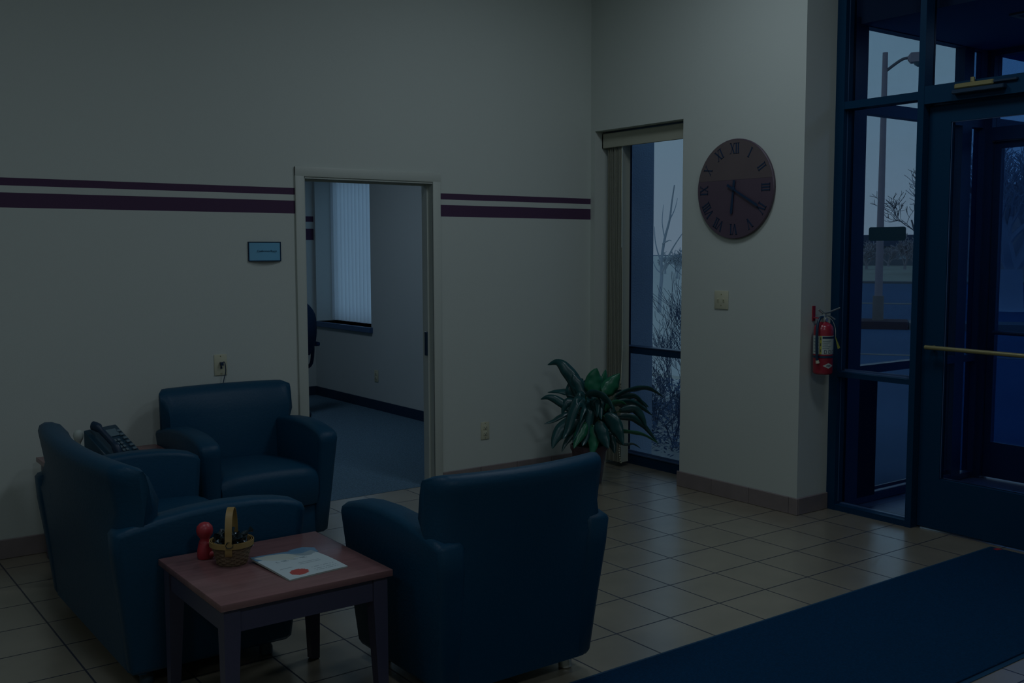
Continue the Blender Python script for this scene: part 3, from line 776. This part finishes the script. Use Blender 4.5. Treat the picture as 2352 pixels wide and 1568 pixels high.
# ================================================================== CLOCK
CK = empty('wall_clock', (XR, 4.428, 1.982), 'large round brown wooden wall clock with Roman numerals', 'clock')
Rx = Matrix.Rotation(-PI/2, 4, 'Y')          # local z -> -x
M_cu = newmat('clock_wood_reflection', (.105, .082, .085), .3, .5, noise=(8, .1)); M_cl = newmat('clock_wood_lower', (.080, .055, .078), .3, .5, noise=(8, .1))  # paler upper tone is a room reflection put into the wood colour
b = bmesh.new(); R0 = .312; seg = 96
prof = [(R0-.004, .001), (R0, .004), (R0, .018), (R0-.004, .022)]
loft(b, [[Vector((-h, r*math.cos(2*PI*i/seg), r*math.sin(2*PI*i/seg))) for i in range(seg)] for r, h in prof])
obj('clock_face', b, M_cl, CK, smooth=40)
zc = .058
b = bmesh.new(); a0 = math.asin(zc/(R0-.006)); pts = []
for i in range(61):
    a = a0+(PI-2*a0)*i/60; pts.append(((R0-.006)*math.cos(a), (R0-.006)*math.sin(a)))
loft(b, [[Vector((-h, p[0], p[1])) for p in pts] for h in (.0218, .0228)]); obj('reflection_panel', b, M_cu, CK)  # thin paler segment with a straight lower edge, painted as the reflection
def strokes(ch):
    # (x0, x1 bottom/top, width) in units of glyph height
    if ch == 'I': return .26, [((.13, 0), (.13, 1), .12)], [(.13, .26)]
    if ch == 'V': return .66, [((.33, 0), (.08, 1), .13), ((.33, 0), (.58, 1), .055)], [(.08, .22), (.58, .2)]
    return .66, [((.56, 0), (.10, 1), .13), ((.10, 0), (.56, 1), .055)], [(.10, .22), (.56, .22)]
def numeral(s):
    G = []; W_ = 0
    for ch in s:
        a, st, se = strokes(ch)
        for p, q, wdt in st: G.append((p[0]+W_, p[1], q[0]+W_, q[1], wdt))
        for xx, wdt in se:
            G.append((xx-wdt/2+W_, .98, xx+wdt/2+W_, .98, -.04))
        if ch != 'V':
            for xx, wdt in se: G.append(((.66-xx if ch == 'X' else xx)-wdt/2+W_, .02, (.66-xx if ch == 'X' else xx)+wdt/2+W_, .02, -.04))
        W_ += a
    return W_, G
nums = ['XII', 'I', 'II', 'III', 'IV', 'V', 'VI', 'VII', 'VIII', 'IX', 'X', 'XI']
hgt = .066; rc = .252
for k, s in enumerate(nums):
    b = bmesh.new()
    W_, G = numeral(s); a = PI/2-k*PI/6                     # viewed from the room, +y is to the left
    rad = Vector((math.cos(a), math.sin(a))); tan = Vector((rad.y, -rad.x))
    for (xa, ya, xb, yb, wdt) in G:
        if wdt < 0: cs = [(xa, ya-.02), (xb, ya-.02), (xb, ya+.02), (xa, ya+.02)]
        else: cs = [(xa-wdt/2, ya), (xa+wdt/2, ya), (xb+wdt/2, yb), (xb-wdt/2, yb)]
        P = []
        for (gx, gy) in cs:
            q = rad*(rc+(gy-.5)*hgt)+tan*((gx-W_/2)*hgt)
            P.append((-q.x, q.y))
        loft(b, [[Vector((-h, p[0], p[1])) for p in P] for h in (.0215, .0242)])
    obj('numeral', b, M_ink, CK)

def hand(name, ang, L, wd_, tail, h):
    b = bmesh.new(); a = math.radians(90-ang); d = Vector((-math.cos(a), math.sin(a))); n = Vector((-d.y, d.x))
    P = [d*L, d*L*.93+n*wd_*.5, d*.02+n*wd_*.35, -d*tail+n*wd_*.5, -d*tail-n*wd_*.5, d*.02-n*wd_*.35, d*L*.93-n*wd_*.5]
    loft(b, [[Vector((-z, p.x, p.y)) for p in P] for z in (h, h+.0018)]); obj(name, b, M_ink, CK)
hand('minute_hand', 119, .235, .017, .055, .034); hand('hour_hand', 186, .160, .020, .055, .029)
b = bmesh.new(); loft(b, [[Vector((-h, r*math.cos(2*PI*i/20), r*math.sin(2*PI*i/20))) for i in range(20)] for r, h in ((.012, .022), (.012, .037), (.005, .039))]); obj('hub', b, M_ink, CK)

# ================================================================== FIRE EXTINGUISHER
FE = empty('fire_extinguisher', (5.137, 3.835, .86), 'red fire extinguisher with white label hung on the wall return by the entrance', 'fire extinguisher')
R1 = .058
b = bmesh.new(); lathe(b, [(.02, 0), (.050, .0), (.056, .006), (R1, .012), (R1, .262), (.055, .282), (.044, .298), (.026, .309), (.016, .313)], 40); obj('cylinder', b, M_red_ext, FE, smooth=50)
def wrap(b, r, a0, a1, z0, z1, mat=0, n=18, th=.0006):
    loft(b, [[Vector((rr*math.cos(a), rr*math.sin(a), z)) for rr, z in ((r, z0), (r+th, z0), (r+th, z1), (r, z1))] for a in [math.radians(a0+(a1-a0)*i/n) for i in range(n+1)]], mat=mat)
# the viewer sees the side towards (-0.83,-0.55): angle about 213 deg
b = bmesh.new(); wrap(b, R1, 120, 302, .122, .232, 0, 30)
wrap(b, R1+.0006, 196, 208, .123, .231, 1); wrap(b, R1+.0006, 212, 300, .215, .228, 2)
for k in range(5): wrap(b, R1+.0007, 213, 262-9*(k % 3), .200-k*.011, .2025-k*.011, 3)
for k in range(3): wrap(b, R1+.0010, 200, 204, .135+k*.036, .152+k*.036, 2)
for k in range(5): wrap(b, R1+.0007, 150, 190, .212-k*.019, .215-k*.019, 3)
for k in range(3):
    a = 222+k*26; wrap(b, R1+.0007, a, a+14, .127, .147, 2); wrap(b, R1+.0010, a+3, a+11, .130, .144, 0)
obj('instruction_label', b, [M_lab, M_yel, M_ink, M_grey], FE)
b = bmesh.new(); wrap(b, R1, 0, 360, .100, .113, 0, 40, .002); obj('strap', b, M_dark, FE)
b = bmesh.new(); rows_ = []
for t_ in range(-8, 9):
    h = .016*(1-abs(t_)/8)+.0004; a = math.radians(250+t_*4.2)
    rows_.append([Vector((rr*math.cos(a), rr*math.sin(a), .054+s*h)) for rr, s in ((R1, -1), (R1+.0007, -1), (R1+.0007, 1), (R1, 1))])
loft(b, rows_); obj('diamond_emblem', b, M_lab, FE)
b = bmesh.new()
for k in range(5):
    a = 238+k*5; wrap(b, R1+.0009, a, a+3.2, .049+.003*(k % 2), .058, 0, 3)
obj('emblem_lettering', b, M_ink, FE)
b = bmesh.new(); lathe(b, [(.016, .31), (.018, .315), (.018, .335), (.013, .34), (.013, .358), (.004, .36)], 20)
box(b, -.03, .0, -.009, .009, .335, .352, bev=.003)
obj('valve', b, M_steel, FE, smooth=40)
dirx = Vector((.93, -.36, 0))
b = bmesh.new(); tube(b, [Vector((0, 0, .357))-dirx*.035+Vector((0, 0, .03)), Vector((0, 0, .362)), Vector((0, 0, .370))+dirx*.04, Vector((0, 0, .392))+dirx*.105], [.008, .010, .010, .009], 10, flat=.6)
obj('carry_handle', b, M_steel, FE, smooth=50)
b = bmesh.new(); tube(b, [Vector((0, 0, .350))+dirx*.0, Vector((0, 0, .345))+dirx*.04, Vector((0, 0, .325))+dirx*.075], [.007, .006, .005], 8); obj('squeeze_lever', b, M_steel, FE, smooth=50)
b = bmesh.new(); loft(b, [[Vector(( .012*math.cos(k), -.022, .325+.012*math.sin(k))) + Vector((0, yy, 0)) for k in [2*PI*i/20 for i in range(20)]] for yy in (0, .012)]); obj('pressure_gauge', b, M_steel, FE)
b = bmesh.new(); tube(b, smoothpts([(-.02, -.005, .343), (-.048, -.008, .335), (-.070, -.010, .30), (-.078, -.012, .25), (-.078, -.012, .18), (-.074, -.012, .12), (-.070, -.012, .085)], 6), .0085, 10); hz_ = obj('hose', b, M_dark, FE, smooth=60)
b = bmesh.new(); tube(b, [(-.070, -.012, .088), (-.066, -.013, .070)], [.009, .012], 10); obj('nozzle', b, M_ivory, hz_, smooth=50)
b = bmesh.new(); loft(b, [[(.050+.001*k, -.045, .225), (.058+.001*k, -.047, .215), (.095+.001*k, -.050, .155), (.070+.001*k, -.052, .148)] for k in (0, 1)]); obj('inspection_tag', b, M_yel, FE)
b = bmesh.new(); tube(b, smoothpts([(.01, -.01, .345), (.04, -.03, .32), (.056, -.042, .27), (.054, -.046, .22)], 5), .0016, 5); obj('tag_tie', b, M_lab, FE)
b = bmesh.new(); box(b, -.012, .012, .070, .0775, .315, .405, bev=.001); box(b, -.010, .010, .012, .072, .330, .337)
obj('wall_bracket', b, M_red_ext, FE)

# redaction box built as a black plate on the sidelight glass
b = bmesh.new(); vs = box(b, 5.3825, 5.3848, 3.468, 3.713, 1.652, 1.733)
es = [ed for ed in b.edges if abs((ed.verts[0].co-ed.verts[1].co).x) > .001]
bmesh.ops.bevel(b, geom=es, offset=.013, segments=5, affect='EDGES', profile=.5)
tag(obj('glass_redaction', b, M_black), 'black rounded rectangular sticker on the entrance sidelight glass', 'redaction')

# entrance mat
EM = empty('entrance_mat', (3.4, 2.41, 0), 'long dark navy floor mat leading to the entrance door', 'mat')
b = bmesh.new(); box(b, -2.0, 1.905, -.443, .443, .0, .004, bev=.0015, seg=1); obj('rubber_border', b, M_matE, EM)
b = bmesh.new(); box(b, -1.98, 1.885, -.422, .422, .004, .011, bev=.003, seg=2); obj('mat_pile', b, M_mat, EM)
b = bmesh.new(); loft(b, [[(1.84, .37, .0112+k), (1.875, .36, .0112+k), (1.878, .385, .0112+k), (1.845, .395, .0112+k)] for k in (0, .001)]); obj('red_tag', b, M_red, EM)

# ================================================================== PLANT
PL = empty('potted_plant', (4.60, 5.35, 0), 'peace lily with long drooping dark green leaves in a brown pot by the window', 'plant')
b = bmesh.new(); lathe(b, [(.02, 0), (.085, 0), (.09, .006), (.118, .22), (.128, .235), (.130, .262), (.120, .266), (.112, .25), (.02, .245)], 36); obj('pot', b, M_pot, PL, smooth=40)
b = bmesh.new(); lathe(b, [(.01, .240), (.111, .243), (.111, .250), (.01, .252)], 24); obj('soil', b, M_soil, PL)
PC0 = Vector((4.60, 5.35, 0)); fwd = Vector((4.60, 5.35, 0)).normalized(); rgt = Vector((fwd.y, -fwd.x, 0))
D0 = 7.058
def leaf_world(px, py, off):
    q = Vector((px-1176, -(py-784), -F)); d = Vector((u.dot(q), v.dot(q), w.dot(q)))
    t_ = (D0+off)/(d.dot(fwd)); return Vector((0, 0, 1.6))+d*t_
def add_leaf(bl, bs, path, width, off0, off1, mi, roll=0.0):
    # path: base, ..., tip in photo pixels; last 3 points are blade
    n = len(path); P = [leaf_world(p[0], p[1], off0+(off1-off0)*i/(n-1))-PC0 for i, p in enumerate(path)]
    S = smoothpts(P, 8); root = Vector((rgt*(-.0)+Vector((0, 0, .25))))
    base = S[0]; root = Vector((base.x*.12+.02*random.uniform(-1, 1), base.y*.12+.02*random.uniform(-1, 1), .25))
    mid = root.lerp(base, .55)+Vector((0, 0, .06)) - Vector((base.x, base.y, 0))*.12
    tube(bs, smoothpts([root, mid, base, S[2]], 5), .0032, 6)
    N = len(S); rings = []
    view = fwd
    for i, p in enumerate(S):
        t_ = i/(N-1); d = (S[min(i+1, N-1)]-S[max(i-1, 0)]).normalized()
        side = d.cross(fwd)
        if side.length < .2: side = d.cross(Vector((0, 0, 1)))
        side.normalize()
        sh = Matrix.Rotation(roll+.05*math.sin(i*.9), 3, d) @ side
        up = sh.cross(d).normalized()
        wd_ = 1.22*width*(math.sin(PI*min(1, t_**.74))**.9)*(1-.30*t_)+.0006*(1-t_)
        wob = .04*wd_*math.sin(i*.8)
        rings.append([p-sh*wd_+up*(.28*wd_+wob), p-sh*wd_*.5+up*.10*wd_, p-up*.03*wd_, p+sh*wd_*.5+up*.10*wd_, p+sh*wd_+up*(.28*wd_-wob)])
    loft(bl, rings, cap=False, closed=False, mat=mi)
bl = bmesh.new(); bs = bmesh.new(); random.seed(11)
LV = [
 ([(1337, 930), (1325, 885), (1300, 848), (1280, 832), (1257, 838)], 14, 0, .12, 0, .1),
 ([(1352, 925), (1340, 900), (1322, 870), (1316, 858)], 14, 0, .05, 0, .2),
 ([(1372, 912), (1366, 885), (1366, 862), (1371, 845)], 20, -.02, .0, 1, .1),
 ([(1384, 915), (1388, 890), (1390, 866), (1391, 848)], 12, .02, .06, 1, .5),
 ([(1386, 905), (1400, 890), (1413, 872), (1424, 857)], 17, -.05, 0, 1, .1),
 ([(1408, 915), (1440, 900), (1480, 893), (1502, 899), (1524, 912)], 10, -.03, .08, 0, .9),
 ([(1405, 905), (1420, 900), (1440, 896)], 7, .02, .08, 0, 1.1),
 ([(1335, 915), (1313, 902), (1285, 897), (1257, 901)], 9, .05, .1, 0, .8),
 ([(1312, 945), (1290, 925), (1262, 912), (1241, 917)], 9, 0, .05, 0, .2),
 ([(1318, 948), (1295, 952), (1270, 966), (1248, 974)], 6, -.05, -.1, 0, .7),
 ([(1335, 965), (1305, 978), (1280, 1000), (1268, 1031)], 17, -.12, -.2, 0, .15),
 ([(1340, 975), (1320, 990), (1300, 1015), (1290, 1038)], 8, -.1, -.18, 0, .4),
 ([(1345, 910), (1370, 908), (1395, 922), (1408, 940)], 15, -.15, -.26, 0, .9),
 ([(1405, 925), (1430, 915), (1460, 912), (1488, 940)], 9, .0, .05, 0, .6),
 ([(1400, 930), (1440, 925), (1470, 935), (1500, 955)], 10, -.05, 0, 0, .7),
 ([(1420, 945), (1455, 940), (1475, 960), (1485, 985)], 9, -.1, -.1, 0, .3),
 ([(1415, 960), (1450, 960), (1480, 980), (1512, 1019)], 9, -.08, -.08, 0, .5),
 ([(1400, 990), (1440, 993), (1480, 1000), (1513, 1019)], 8, -.15, -.2, 1, .9),
 ([(1385, 955), (1405, 970), (1420, 995), (1432, 1022)], 17, -.2, -.28, 0, .4),
 ([(1390, 985), (1400, 1005), (1408, 1025), (1412, 1042)], 10, -.12, -.18, 0, .2),
 ([(1360, 975), (1362, 1000), (1362, 1025), (1358, 1052)], 13, -.15, -.2, 1, .2),
 ([(1345, 970), (1335, 990), (1325, 1010), (1318, 1030)], 12, -.15, -.22, 1, .3),
 ([(1375, 965), (1380, 990), (1390, 1015), (1398, 1030)], 14, -.18, -.24, 0, .2),
 ([(1322, 935), (1310, 925), (1298, 930), (1290, 955)], 11, .02, .0, 0, .2),
 ([(1330, 925), (1320, 900), (1325, 880), (1340, 870)], 18, .05, .08, 0, .3),
 ([(1350, 940), (1345, 915), (1340, 890), (1345, 872)], 20, .03, .06, 0, .5),
 ([(1420, 930), (1445, 930), (1470, 925), (1490, 935)], 10, .05, .1, 0, .4),
 ([(1365, 950), (1350, 930), (1330, 925), (1318, 945)], 17, -.1, -.15, 0, .6),
 ([(1390, 945), (1405, 930), (1425, 925), (1440, 930)], 11, -.12, -.15, 1, .9),
 ([(1400, 1000), (1430, 1020), (1455, 1020), (1472, 1030)], 4, -.1, -.1, 0, .6),
]
for k in range(34):
    a = random.uniform(-1, 1); x1 = 1365+a*random.uniform(15, 70); y1 = random.uniform(915, 1015)
    x0 = 1365+(x1-1365)*.3; y0 = 985-random.uniform(0, 50); o1 = random.uniform(-.25, .25)
    LV.append(([(x0, y0), ((x0+x1)/2, min(y0, y1)-14), (x1, y1), (x1+a*10, y1+24)], random.uniform(7, 14), o1*.4, o1, 0, random.uniform(.1, .9)))
for path, wpx, o0, o1, mi, roll in LV:
    add_leaf(bl, bs, path, wpx*7.3/F*1.02, o0, o1, mi, roll)
o = obj('foliage', bl, [M_leaf, M_leaf2], PL, smooth=180)
sm = o.modifiers.new('thickness', 'SOLIDIFY'); sm.thickness = .0008
obj('stem', bs, M_stem, PL, smooth=60)

# ================================================================== OFFICE CHAIR (partly seen behind the door jamb)
OC = empty('office_chair', (4.085, 9.30, 0), 'dark navy office chair half hidden behind the left door jamb in the conference room', 'office chair')
b = bmesh.new(); rings = []
for i in range(13):
    t_ = i/12; z = .60+.52*t_; hw = .23*(1-.45*max(0, (t_-.7)/.3)**2)*(1-.2*max(0, (.2-t_)/.2)); y = -.20-.05*math.sin(t_*PI)
    rings.append([(hw*math.cos(a)*1.0, y+.035*math.sin(a), z) for a in [2*PI*k/16 for k in range(16)]])
Mr = Matrix.Rotation(math.radians(20), 3, 'Z')
rings = [[Mr @ Vector(p) for p in r] for r in rings]
loft(b, rings); obj('backrest', b, M_chair, OC, smooth=60)
b = bmesh.new(); rings = []
for z, k in ((.43, .85), (.45, 1), (.49, 1), (.51, .9)): rings.append([(.26*k*math.cos(a), .05+.25*k*math.sin(a), z) for a in [2*PI*q/24 for q in range(24)]])
loft(b, rings); obj('seat', b, M_chair, OC, smooth=50)
for s in (-1, 1):
    b = bmesh.new(); tube(b, smoothpts([(s*.25, .0, .46), (s*.31, .0, .50), (s*.32, -.02, .66), (s*.31, .02, .69)], 4), .018, 8); box(b, s*.31-.035, s*.31+.035, -.14, .13, .68, .72, bev=.012); obj('armrest', b, M_chair, OC, smooth=40)
b = bmesh.new(); tube(b, [(0, .05, .08), (0, .05, .44)], .028, 12); tube(b, [(0, .02, .44), (0, -.2, .50), (0, -.24, .70)], .02, 8); obj('column', b, M_dark, OC, smooth=50)
for k in range(5):
    a = 2*PI*k/5+.3; b = bmesh.new(); d = Vector((math.cos(a), math.sin(a), 0)); tube(b, [Vector((0, .05, .10)), Vector((0, .05, .065))+d*.30], [.022, .014], 8)
    lg = obj('base_arm', b, M_dark, OC); b = bmesh.new(); c = Vector((0, .05, .028))+d*.30; n = Vector((-d.y, d.x, 0)); tube(b, [c-n*.02, c+n*.02], .028, 12); obj('caster', b, M_dark, lg)

# ================================================================== OUTDOORS
GZ = -.06
b = bmesh.new(); box(b, 5.46, 260, -120, 260, GZ-.2, GZ); struct(obj('ground', b, M_asphalt))
gd = Vector((.835, .55, 0)).normalized(); gn = Vector((-gd.y, gd.x, 0))
def strip(name, d0, d1, z, mat, label=None, cat=None, w0=-90, w1=90, zb=GZ-.01):
    b = bmesh.new()
    c = [gd*d0+gn*w0, gd*d1+gn*w0, gd*d1+gn*d1*.085, gd*d0+gn*d0*.085]
    loft(b, [[Vector((p.x, p.y, zb)) for p in c], [Vector((p.x, p.y, z)) for p in c]])
    o = obj(name, b, mat)
    if label: tag(o, label, cat)
    else: struct(o)
    return o
strip('ground_grass', 55, 190, GZ+.05, M_grass)
strip('trim_3', 54, 55, GZ+.10, M_curb)
strip('trim_4', 33.5, 34.2, GZ+.01, M_curb, w0=-60)
strip('trim_5', 17.2, 17.4, GZ+.006, M_curb, w0=-14)
# pale paving outside the narrow window
b = bmesh.new(); loft(b, [[Vector((x, y, z)) for x, y in ((9.4, 8.1), (210, 182), (210, 260), (9.4, 260))] for z in (GZ-.01, GZ+.07)]); struct(obj('ground_paving', b, M_conc))
b = bmesh.new(); loft(b, [[Vector((x, y, z)) for x, y in ((5.39, 4.75), (9.4, 8.1), (9.4, 12), (5.39, 12))] for z in (GZ-.01, GZ+.03)]); struct(obj('ground_planting_bed', b, M_conc))

# street lamp
base = ray_pt(2016, 735, Z=GZ+.16)
LP = empty('street_lamp', (base.x, base.y, GZ+.16), 'tall pinkish-grey street lamp post in the car park seen through the sidelight', 'street lamp')
toR = Vector((gn.x*-1, gn.y*-1, 0))
b = bmesh.new(); tube(b, [(0, 0, .0), (0, 0, 5.60)], [.085, .055], 16); obj('pole', b, M_pole, LP, smooth=60)
b = bmesh.new(); tube(b, [(0, 0, 0), (0, 0, .52)], .115, 16); obj('pole_base', b, newmat('pole_base_paint', (.26, .22, .2), .7, .2), LP, smooth=40)
b = bmesh.new(); tube(b, smoothpts([(0, 0, 5.20), toR*.18+Vector((0, 0, 5.34)), toR*.36+Vector((0, 0, 5.45)), toR*.52+Vector((0, 0, 5.46))], 5), .030, 10); obj('arm', b, M_bark, LP, smooth=50)
b = bmesh.new(); rings = []
for d, hw, z0, z1 in ((.44, .06, 5.42, 5.48), (.50, .13, 5.36, 5.55), (.86, .16, 5.36, 5.55), (.94, .10, 5.40, 5.52)):
    c = toR*d; rings.append([c+gd*hw+Vector((0, 0, z0)), c-gd*hw+Vector((0, 0, z0)), c-gd*hw*.9+Vector((0, 0, z1)), c+gd*hw*.9+Vector((0, 0, z1))])
loft(b, rings); hd_ = obj('lamp_head', b, M_pole, LP)
b = bmesh.new(); lathe(b, [(.13, 0), (.11, -.05), (.05, -.09), (.01, -.1)], 20, (toR*.68+Vector((0, 0, 5.365)))); obj('lens', b, M_grey, hd_, smooth=50)
b = bmesh.new(); c0 = Vector((base.x, base.y, 0))
loft(b, [[Vector((c0.x, c0.y, z))+gn*a+gd*c for a, c in ((.75, -.5), (-.6, -.5), (-.6, .5), (.75, .5))] for z in (GZ, GZ+.16)])
tag(obj('lamp_island', b, newmat('island_curb', (.10, .07, .08), .9, .1)), 'dark raised curb island around the street lamp foot', 'curb')
b = bmesh.new(); loft(b, [[Vector((c0.x, c0.y, z))+gn*a+gd*c for a, c in ((-.62, -.4), (-6, -.4), (-6, .6), (-.62, .6))] for z in (GZ, GZ+.14)])
tag(obj('parking_island', b, M_curb), 'pale concrete parking island right of the street lamp', 'curb')

def branch(b, p, d, L, r, depth, rnd, spread=.55, up=.15, seg=5, kids=(2, 3), rmin=.004):
    pts = [p]; rads = [r]; q = p.copy(); dd = d.copy(); n = 4
    for i in range(n):
        dd = (dd+Vector((rnd.gauss(0, .13), rnd.gauss(0, .13), rnd.gauss(up*.3, .10)))).normalized(); q = q+dd*L/n
        pts.append(q.copy()); rads.append(max(rmin, r*(1-.42*(i+1)/n)))
    tube(b, pts, rads, seg if depth > 1 else 3)
    if depth <= 0: return
    for k in range(rnd.randint(*kids)+(1 if depth > 2 else 0)):
        i = rnd.randint(2, n); c = pts[i]
        nd = (dd+Vector((rnd.uniform(-1, 1), rnd.uniform(-1, 1), rnd.uniform(-.4, .8)))*spread*1.6).normalized()
        branch(b, c, nd, L*rnd.uniform(.6, .82), rads[i]*.68, depth-1, rnd, spread, up, seg, kids, rmin)
def tree(name, loc, h, r, label, cat, seed, depth=6, mat=None, trunk=.3, rmin=.008, spread=.55, group=None, lean=(0, 0)):
    rnd = random.Random(seed); b = bmesh.new()
    tube(b, [(0, 0, -.0), (0, 0, .08), (lean[0]*.5, lean[1]*.5, h*trunk*.5), (lean[0], lean[1], h*trunk)], [r*1.5, r*1.1, r, r*.9], 9)
    for k in range(4):
        a = 2*PI*k/4+rnd.random(); branch(b, Vector((lean[0], lean[1], h*trunk)), Vector((math.cos(a)*.6, math.sin(a)*.6, .9)).normalized(), h*.27, r*.62, depth-1, rnd, spread, rmin=rmin)
    o = tag(obj(name, b, mat or M_bark, smooth=60), label, cat, group); o.location = loc; return o
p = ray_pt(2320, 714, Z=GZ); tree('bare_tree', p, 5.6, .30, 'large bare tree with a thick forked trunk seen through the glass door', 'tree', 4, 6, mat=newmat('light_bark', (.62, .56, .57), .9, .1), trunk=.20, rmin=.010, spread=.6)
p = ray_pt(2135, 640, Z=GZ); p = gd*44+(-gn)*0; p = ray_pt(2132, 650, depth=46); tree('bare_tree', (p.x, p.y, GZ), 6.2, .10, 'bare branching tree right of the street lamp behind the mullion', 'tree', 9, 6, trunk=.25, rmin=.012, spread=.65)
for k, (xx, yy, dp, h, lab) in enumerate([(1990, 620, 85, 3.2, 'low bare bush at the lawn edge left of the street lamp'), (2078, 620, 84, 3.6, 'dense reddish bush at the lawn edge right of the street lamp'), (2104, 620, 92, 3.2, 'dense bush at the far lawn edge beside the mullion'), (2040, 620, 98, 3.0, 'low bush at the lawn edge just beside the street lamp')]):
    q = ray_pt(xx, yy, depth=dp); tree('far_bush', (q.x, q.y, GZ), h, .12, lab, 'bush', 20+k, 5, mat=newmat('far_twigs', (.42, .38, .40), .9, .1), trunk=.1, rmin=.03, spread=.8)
# far house and brown building
HS = empty('far_house', (0, 0, 0), 'low distant house behind the bushes beyond the lawn', 'house')
hp = ray_pt(2040, 610, depth=105); HS.location = (hp.x, hp.y, GZ); HS.rotation_euler = (0, 0, math.atan2(gd.y, gd.x))
b = bmesh.new(); box(b, 0, 6, -7, 7, 0, 2.0); obj('wall', b, newmat('house_siding', (.22, .23, .26), .9, .1), HS)
b = bmesh.new(); loft(b, [[(-.5, y, 2.0), (6.5, y, 2.0), (3, y, 3.2)] for y in (-7.5, 7.5)]); obj('roof', b, M_roof, HS)
for y in (-5, -1.5, 2, 5): b = bmesh.new(); box(b, -.05, .02, y-.5, y+.5, .7, 1.7); obj('window', b, newmat('house_window', (.4, .45, .5), .3, .5), HS)
BB = empty('brick_building', (0, 0, 0), 'long brown brick building behind the bare tree seen through the door', 'building')
bp_ = ray_pt(2300, 600, depth=62); BB.location = (bp_.x, bp_.y, GZ); BB.rotation_euler = (0, 0, math.atan2(gd.y, gd.x))
b = bmesh.new(); box(b, 0, 8, -26, 3.2, 0, 5.2); obj('wall', b, M_brick, BB)
b = bmesh.new(); box(b, -.2, 8.2, -26.2, 3.4, 5.2, 5.5); obj('roof', b, M_roof, BB)
for k in range(8):
    b = bmesh.new(); y = 1-k*3.2; box(b, -.04, .02, y-.7, y+.7, 1.0, 2.4); fw = obj('window', b, newmat('dark_pane', (.05, .07, .12), .2, .5) if k == 0 else bpy.data.materials['dark_pane'], BB)

# shrubs and saplings outside the narrow window
def shrub(loc, h, seed, label, n=26, spreadr=.5, rmin=.0022, depth=3, rr=.007):
    rnd = random.Random(seed); b = bmesh.new()
    for k in range(n):
        a = rnd.uniform(0, 2*PI); s = rnd.uniform(.1, 1)*spreadr
        d = Vector((math.cos(a)*s, math.sin(a)*s, 1)).normalized()
        branch(b, Vector((math.cos(a)*.1*s, math.sin(a)*.1*s, 0)), d, h*.42, rr, depth, rnd, .42, .1, 4, (2, 3), rmin)
    o = tag(obj('bare_shrub', b, M_twig), label, 'shrub', 'bare shrubs outside the narrow window'); o.location = loc
def at(px_, X): q = ray_pt(px_, 900, X=X); return (q.x, q.y, GZ+.04)
shrub(at(1600, 7.6), 1.45, 31, 'tall dark bare shrub rising at the right edge of the narrow window', 16, .55)
shrub(at(1550, 6.15), .55, 32, 'low tangled bare shrub close outside the narrow window', 12, 1.0)
shrub(at(1508, 6.7), .60, 33, 'low bare shrub at the left of the view through the narrow window', 12, 1.0)
shrub(at(1545, 8.6), .75, 34, 'bare shrub further back outside the narrow window', 13, .9)
b = bmesh.new(); rnd = random.Random(77)
for k in range(5200):
    x = rnd.uniform(5.7, 8.2); y = x*.98+rnd.uniform(-.55, .55)
    z = rnd.uniform(0, .17+.07*math.sin(x*5)); a = rnd.uniform(0, 2*PI); s = rnd.uniform(.012, .03)
    d = Vector((math.cos(a), math.sin(a), rnd.uniform(-.5, .5)))*s; n = Vector((-d.y, d.x, rnd.uniform(-.3, .3)*s)).normalized()*s*.45; c = Vector((x, y, GZ+.06+z))
    b.faces.new([b.verts.new(c-d), b.verts.new(c-n), b.verts.new(c+d), b.verts.new(c+n)])
tag(obj('ground_cover', b, newmat('dry_leaves', (.13, .19, .30), .8, .2)), 'low leafy ground cover under the shrubs outside the narrow window', 'ground cover', kind='stuff')
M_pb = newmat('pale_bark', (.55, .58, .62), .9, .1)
b = bmesh.new(); D_ = 26.5; r0 = ray_pt(1514, 728, depth=D_)
def sap(pts, rads):
    P = [ray_pt(x, y, depth=D_+dz)-r0 for x, y, dz in pts]; n = len(P)
    S = smoothpts(P, 4); tube(b, S, [rads[0]+(rads[1]-rads[0])*i/(len(S)-1) for i in range(len(S))], 7)
sap([(1514, 732, 0), (1516, 680, 0), (1520, 632, .1), (1519, 600, .1), (1527, 548, .2), (1538, 505, .1), (1543, 465, 0), (1549, 425, -.2)], (.055, .016))
sap([(1519, 630, .1), (1534, 592, -.3), (1548, 565, -.6), (1568, 535, -.9)], (.03, .010))
sap([(1519, 606, .1), (1506, 560, .5), (1503, 520, .7)], (.022, .008)); sap([(1522, 560, .2), (1536, 552, -.4), (1542, 553, -.7)], (.02, .008))
sap([(1520, 628, .1), (1508, 618, .6), (1500, 600, .9)], (.02, .008)); sap([(1538, 505, .1), (1550, 480, .6), (1556, 455, .9)], (.016, .006))
sap([(1527, 548, .2), (1521, 510, .5), (1524, 470, .8)], (.016, .006))
o = tag(obj('young_tree', b, M_pb, smooth=60), 'thin pale forked young tree in the middle of the narrow window view', 'tree'); o.location = r0
for k, (xx, dp, h) in enumerate([(1528, 70, 1.7), (1556, 58, 1.9)]):
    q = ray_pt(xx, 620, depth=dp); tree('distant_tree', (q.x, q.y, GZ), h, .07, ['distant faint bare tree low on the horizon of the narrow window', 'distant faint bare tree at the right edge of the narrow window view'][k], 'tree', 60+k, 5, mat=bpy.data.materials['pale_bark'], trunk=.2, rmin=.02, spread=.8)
